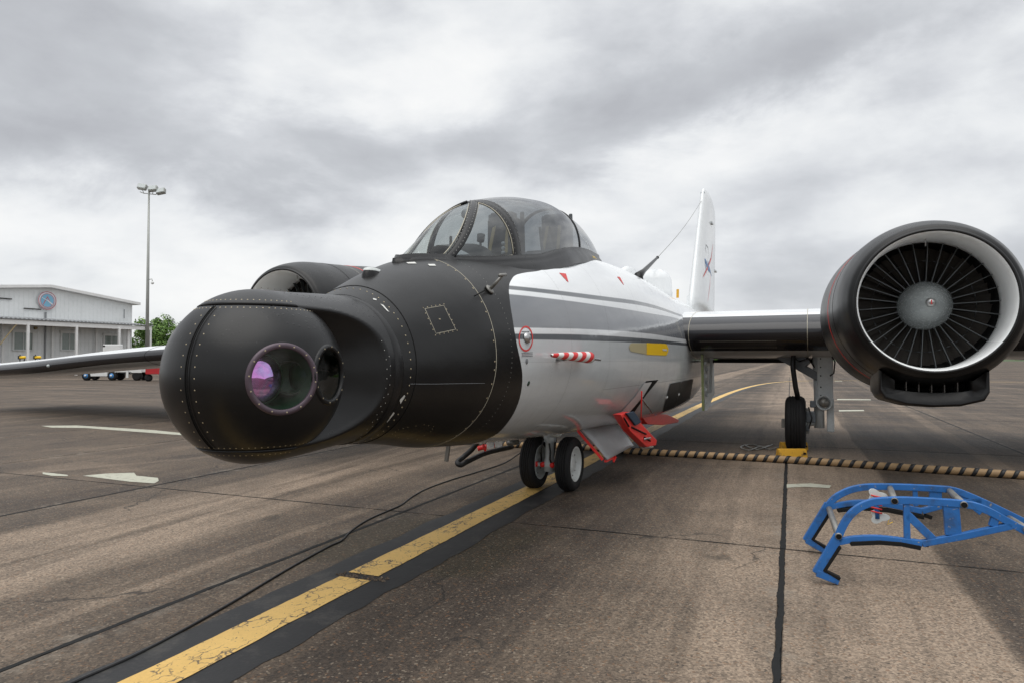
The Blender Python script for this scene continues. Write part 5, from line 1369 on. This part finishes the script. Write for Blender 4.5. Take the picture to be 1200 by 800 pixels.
y_ = W(150.5, 400, 0.6).y; O('porch_post', M().box((-.6, y_, fa0 / 2), (.14, .3, fa0)), m_['trim_white'], bld)
for xa, xb, ya, yb in ((16, 37, 389, 410), (72, 89, 390, 410), (122, 138, 393, 412)):
    a = W(xa, ya); b = W(xb, yb); w_ = b.y - a.y; zt = (a.z + W(xb, ya).z) / 2; zb = b.z; yc = (a.y + b.y) / 2; zc = (zt + zb) / 2
    wf = O('window', M().box((-BK + .10, yc, zb - .05), (.16, w_ + .3, .1)).box((-BK + .10, yc, zt + .1), (.22, w_ + .45, .32)).box((-BK + .08, a.y - .08, zc), (.12, .16, zt - zb)).box((-BK + .08, b.y + .08, zc), (.12, .16, zt - zb)), m_['frame_white'], bld)
    O('pane', M().box((-BK + .04, yc, zc), (.03, w_ - .02, zt - zb - .1)), m_['window_glass_far'], wf)
    O('mullion', M().box((-BK + .07, yc + w_ * .02, zc), (.04, .05, zt - zb - .1)), m_['frame_white'], wf)
k = M(); a = W(27, 411); k.bar((-.05, W(0, 404, 0).y, W(0, 404, 0).z), (-.05, W(22, 378, 0).y, fa0), .08, .08); O('brace', k, m_['belt_tan'], bld)
for (x0, y0, x1, y1) in ((-8, 349, 14, 349.5), (28, 361.5, 48, 362)):
    a = W(x0, y0, BK - .1); b = W(x1, y1, BK - .1); O('conduit', M().bar((a.x, a.y, a.z), (a.x, b.y, a.z), .08, .1), m_['dark_gap'], bld)
a = W(53.5, 366, BK - .08); O('downpipe', M().box((a.x, a.y, a.z / 2), (.1, .12, a.z)), m_['roof_grey'], bld)
a = W(145.6, 369, BK - .08); O('conduit', M().box((a.x, a.y, a.z + .1), (.06, .06, 1.0)), m_['roof_grey'], bld)
k = M(); a = W(41, 384.5); k.lathe([(0, .16), (.2, .13), (.25, .05)], (-BK, a.y, a.z), (1, 0, 0), 12, True); O('wall_lamp', k, m_['belt_tan'], bld)
# emblem
a = W(55.5, 352.5, BK - .25); Rr = 11.0 / 800 * 66
em = O('round_emblem', M().lathe([(-.08, Rr), (0, Rr), (.001, .0001)], a, (1, 0, 0), 40), m_['emblem_white'], bld)
for r0, r1, m__, off_ in ((.93, 1.0, 'emblem_red', .004), (.72, .78, 'emblem_red', .006)):
    O('emblem_ring', M().lathe([(off_, r0 * Rr), (off_ + .001, r1 * Rr)], a, (1, 0, 0), 40), m_[m__], em)
O('emblem_field', M().lathe([(.006, .72 * Rr), (.007, .0001)], a, (1, 0, 0), 40), m_['emblem_blue'], em)
def ebar(x0, z0, x1, z1, w_, m__, off_): O('emblem_figure', M().bar(a + Vector((off_, x0 * Rr, z0 * Rr)), a + Vector((off_, x1 * Rr, z1 * Rr)), .004, w_ * Rr, (1, 0, 0)) if False else M().prism([a + Vector((off_, x0 * Rr, (z0 + w_) * Rr)), a + Vector((off_, x1 * Rr, (z1 + w_) * Rr)), a + Vector((off_, x1 * Rr, (z1 - w_) * Rr)), a + Vector((off_, x0 * Rr, (z0 - w_) * Rr))], (.004, 0, 0)), m_[m__], em)
ebar(-.45, -.45, 0, .40, .09, 'emblem_red', .012); ebar(0, .40, .45, -.45, .09, 'emblem_red', .014)
ebar(-.60, .30, .10, -.05, .035, 'emblem_white', .02); ebar(.0, .02, .58, -.40, .085, 'emblem_white', .022)
# floodlight mast
def mastgrp(px, ybase_d, ytop):
    d = ray(px, 420); B = CAM + d * (ybase_d / d.y); B.z = 0
    t_ = thing('floodlight_mast', 'tall grey steel floodlight mast with three lamps beside the white building', 'light mast', tuple(B)); ztop = H + (420 - ytop) / 800 * ybase_d
    O('pole', M().tube([(0, 0, 0), (0, 0, ztop * .5), (0, 0, ztop)], [.21, .16, .09], 16), m_['pole_grey'], t_)
    k = M(); k.tube([(-1.0, 0, ztop - .2), (-.6, 0, ztop - .35), (.6, .2, ztop - .45), (1.0, .2, ztop - .3)], .05, 6); O('crossarm', k, m_['pole_grey'], t_)
    for x_, z_, rz in ((-.75, ztop + .35, -.15), (.45, ztop + .15, .1), (1.35, ztop - .15, .2)):
        rot = Matrix.Rotation(-rz, 3, 'Y') @ Matrix.Rotation(radians(-25), 3, 'X')
        k = M(); k.box((x_, 0, z_), (.95, .45, .62), rot); lh = O('lamp_head', k, m_['pole_grey'], t_); bevel(lh, .05)
        O('lamp_glass', M().box(Vector((x_, 0, z_)) + rot @ Vector((0, -.24, 0)), (.80, .02, .48), rot), m_['lamp_glass'], lh)
        O('bracket', M().bar((x_, .0, z_ - .3), (x_ * .8, .1, ztop - .4), .06, .06), m_['pole_grey'], lh)
    zc = H + (420 - 331) / 800 * ybase_d
    k = M(); k.tube([(.1, 0, zc + .3), (.45, 0, zc + .4), (.52, 0, zc + .1)], .04, 6); O('camera_arm', k, m_['pole_grey'], t_)
    k = M(); k.ball((.52, 0, zc - .05), .17, 8); O('security_camera', k, m_['cart_white'], t_)
mastgrp(172, 76, 222)
# trees
def tree(px, depth, zt, r, label, nleaf=1500, seed=1, sq=.8, lean=0):
    rr = random.Random(seed); d = ray(px, 420); B = CAM + d * (depth / d.y); B.z = 0
    t_ = thing('tree', label, 'tree', tuple(B), 0, 'trees beside the white building')
    k = M(); tips = []
    k.tube([(0, 0, 0), (.1 * lean, 0, zt * .25), (.2 * lean, .1, zt * .5)], [.25, .2, .13], 8)
    for i in range(9):
        a = rr.uniform(0, 2 * pi); e = rr.uniform(.3, 1.3); L_ = rr.uniform(.4, .85) * r; z0 = rr.uniform(.2, .5) * zt
        tip = Vector((cos(a) * cos(e) * L_, sin(a) * cos(e) * L_, z0 + (zt - z0) * rr.uniform(.45, .85))); tips.append(tip)
        k.tube([(0, 0, z0), Vector((0, 0, z0)).lerp(tip, .5) + Vector((0, 0, .2)), tip], [.10, .06, .02], 5)
    O('trunk', k, m_['bark'], t_)
    cl = []
    for i in range(34):
        a = rr.uniform(0, 2 * pi); q = rr.random()**.5 * r; z_ = rr.uniform(.12, 1) * zt; lim = sqrt(max(0, 1 - ((z_ / zt - .45) / .62)**2)); cl.append((Vector((cos(a) * q * lim, sin(a) * q * lim, z_)), rr.uniform(.25, .55) * r * .6))
    for tp in tips: cl.append((tp, .4 * r * .7))
    k = M()
    for i in range(nleaf):
        c_, cr = rr.choice(cl); v = Vector((rr.gauss(0, 1), rr.gauss(0, 1), rr.gauss(0, 1) * .8)).normalized() * cr * rr.uniform(.55, 1.05)
        p = c_ + v
        if p.z < .2: continue
        n_ = (v.normalized() + Vector((rr.uniform(-.7, .7), rr.uniform(-.7, .7), rr.uniform(-.2, .9)))).normalized(); u_ = n_.orthogonal().normalized(); w_ = n_.cross(u_); s_ = rr.uniform(.10, .22)
        a = rr.uniform(0, pi); u2_ = u_ * cos(a) + w_ * sin(a); w2_ = n_.cross(u2_)
        k.add([p + u2_ * s_, p + w2_ * s_ * .55, p - u2_ * s_, p - w2_ * s_ * .55], [(0, 1, 2, 3)], False)
    O('crown', k, m_['leaves'], t_, fix=False)
tree(167, 92, 5.4, 3.0, 'leafy green tree seen through the last bay of the porch, behind the mast', 5200, 3)
tree(183, 88, 6.7, 3.0, 'bright green bushy tree just right of the floodlight mast, tallest of its group', 6000, 5)
tree(197, 96, 4.6, 2.6, 'lower green tree at the right of its group beside the black nose ball', 4200, 8)
tree(216, 150, 9.2, 4.4, 'distant dull green tree partly hidden by the black nose ball', 4800, 11)
# ground support carts
def cart(px, depth, label):
    d = ray(px, 430); B = CAM + d * (depth / d.y); B.z = 0
    t_ = thing('ground_cart', label, 'cart', tuple(B), -radians(6))
    for (x_, w_, h_, z_) in ((-1.45, 2.2, .62, .72), (.95, 2.6, .34, .92)):
        pass
    k = M(); k.box((-1.2, .6, .62), (1.75, 1.3, .62)); k.box((-2.45, .55, .7), (.35, 1.0, .35)); o = O('chassis', k, m_['cart_white'], t_); bevel(o, .04)
    k = M(); k.box((1.15, .6, .80), (2.7, 1.3, .34)); k.box((1.35, -.1, .5), (.18, .1, .6)); k.box((2.1, -.1, .74), (.8, .1, .3)); o = O('flatbed', k, m_['cart_white'], t_); bevel(o, .03)
    k = M(); k.box((-.45, .7, 2.38), (1.35, .5, .72)); k.box((-1.2, .7, 2.1), (.4, .5, .2)); k.box((-.4, .9, 1.5), (.8, .4, 1.2)); o = O('cabinet', k, m_['cart_white'], t_); bevel(o, .05)
    O('cabinet_vent', M().box((-1.0, .44, 2.62), (.16, .02, .12)), m_['dark_gap'], t_)
    for x_ in (-2.05, .05, 2.05):
        ty = O('tyre', M().lathe([(-.13, .17), (-.14, .29), (-.09, .37), (.09, .37), (.14, .29), (.13, .17)], (x_, .05, .37), (0, 1, 0), 24, True), m_['tyre'], t_)
        if x_ < 2: O('hub', M().lathe([(0, .19), (.02, .17), (.03, .08), (.06, .07), (.06, .001)], (x_, -.09, .37), (0, -1, 0), 16), m_['hub_blue'], ty); O('hub_cap', M().lathe([(0, .08), (.05, .06), (.055, .001)], (x_, -.15, .37), (0, -1, 0), 12), m_['cart_white'], ty)
        O('tyre', M().lathe([(-.13, .17), (-.14, .29), (-.09, .37), (.09, .37), (.14, .29), (.13, .17)], (x_ - .25, 1.25, .37), (0, 1, 0), 24, True), m_['tyre'], t_)
    k = M(); k.box((1.2, .5, .62), (1.4, .5, .14)); k.tube([(.6, .2, .7), (1.2, .15, .5), (1.6, .2, .7)], .05, 6); O('axle_beam', k, m_['blue_grey'], t_)
cart(131, 52, 'white ground support cart on black tyres with blue hubs, seen under the far wing')
d = ray(184, 430); B = CAM + d * (50 / d.y); B.z = 0
rt = thing('baggage_trailer', 'low red flat trailer on small black wheels behind the black nose ball', 'trailer', tuple(B), -radians(5))
k = M(); k.box((.75, .6, .80), (3.2, 1.4, .50)); o = O('trailer_bed', k, m_['cart_red'], rt); bevel(o, .04)
O('side_lip', M().box((.75, -.12, .60), (3.0, .08, .12)), m_['cart_red'], rt)
for x_ in (-.7, 1.15): O('tyre', M().lathe([(-.08, .1), (-.09, .26), (.09, .26), (.08, .1)], (x_, .1, .26), (0, 1, 0), 20, True), m_['tyre'], rt)
# two small yellow and black carts at the foot of the building
def smallcart(px, depth, label):
    d = ray(px, 425); B = CAM + d * (depth / d.y); B.z = 0; zt = H + (420 - 416.5) / 800 * depth
    t_ = thing('fire_extinguisher_cart', label, 'extinguisher', tuple(B), -GR, 'wheeled extinguishers along the building')
    O('tank', M().lathe([(-.3, .001), (-.28, .12), (.28, .12), (.32, .06), (.33, .001)], (.1, 0, zt - .15), (1, 0, .05), 16), m_['yellow_decal'], t_)
    O('wheel', M().lathe([(-.05, .1), (-.05, .42), (.05, .42), (.05, .1)], (-.25, -.1, .42), (0, 1, 0), 20, True), m_['tyre'], t_)
    k = M(); k.bar((-.25, 0, .42), (-.25, 0, zt + .1), .06, .06); k.bar((-.3, 0, .5), (.4, 0, zt - .25), .05, .05); k.bar((.35, 0, 0), (.35, 0, zt - .2), .05, .05); k.box((-.3, 0, zt - .15), (.2, .2, .3)); O('frame', k, m_['dark_gap'], t_)
smallcart(25.5, 60, 'yellow tank on a black wheeled frame standing left, beside the first porch window')
smallcart(43.5, 61, 'yellow tank on a black wheeled frame standing right, nearer the middle window')
# far treeline on the horizon
rr = random.Random(21); k = M()
for i in range(9000):
    a = rr.uniform(-1.0, 1.3); D = rr.uniform(1150, 1250); hh = 9 + 4 * sin(a * 23) + 3 * sin(a * 57 + 1) + 2 * sin(a * 131)
    p = Vector((sin(a) * D, cos(a) * D, rr.random()**.8 * hh)); s_ = rr.uniform(1.5, 3.5); u_ = Vector((cos(a), -sin(a), 0)); q = rr.uniform(-.6, .6); w_ = Vector((0, 0, 1))
    u3 = u_ * cos(q) + w_ * sin(q); w3 = w_ * cos(q) - u_ * sin(q)
    k.add([p + u3 * s_, p + w3 * s_ * .6, p - u3 * s_, p - w3 * s_ * .6], [(0, 1, 2, 3)], False)
o = O('distant_woods', k, m_['leaves'], fix=False, kind='stuff'); o['label'] = 'low dark line of distant trees along the airfield horizon'; o['category'] = 'woods'
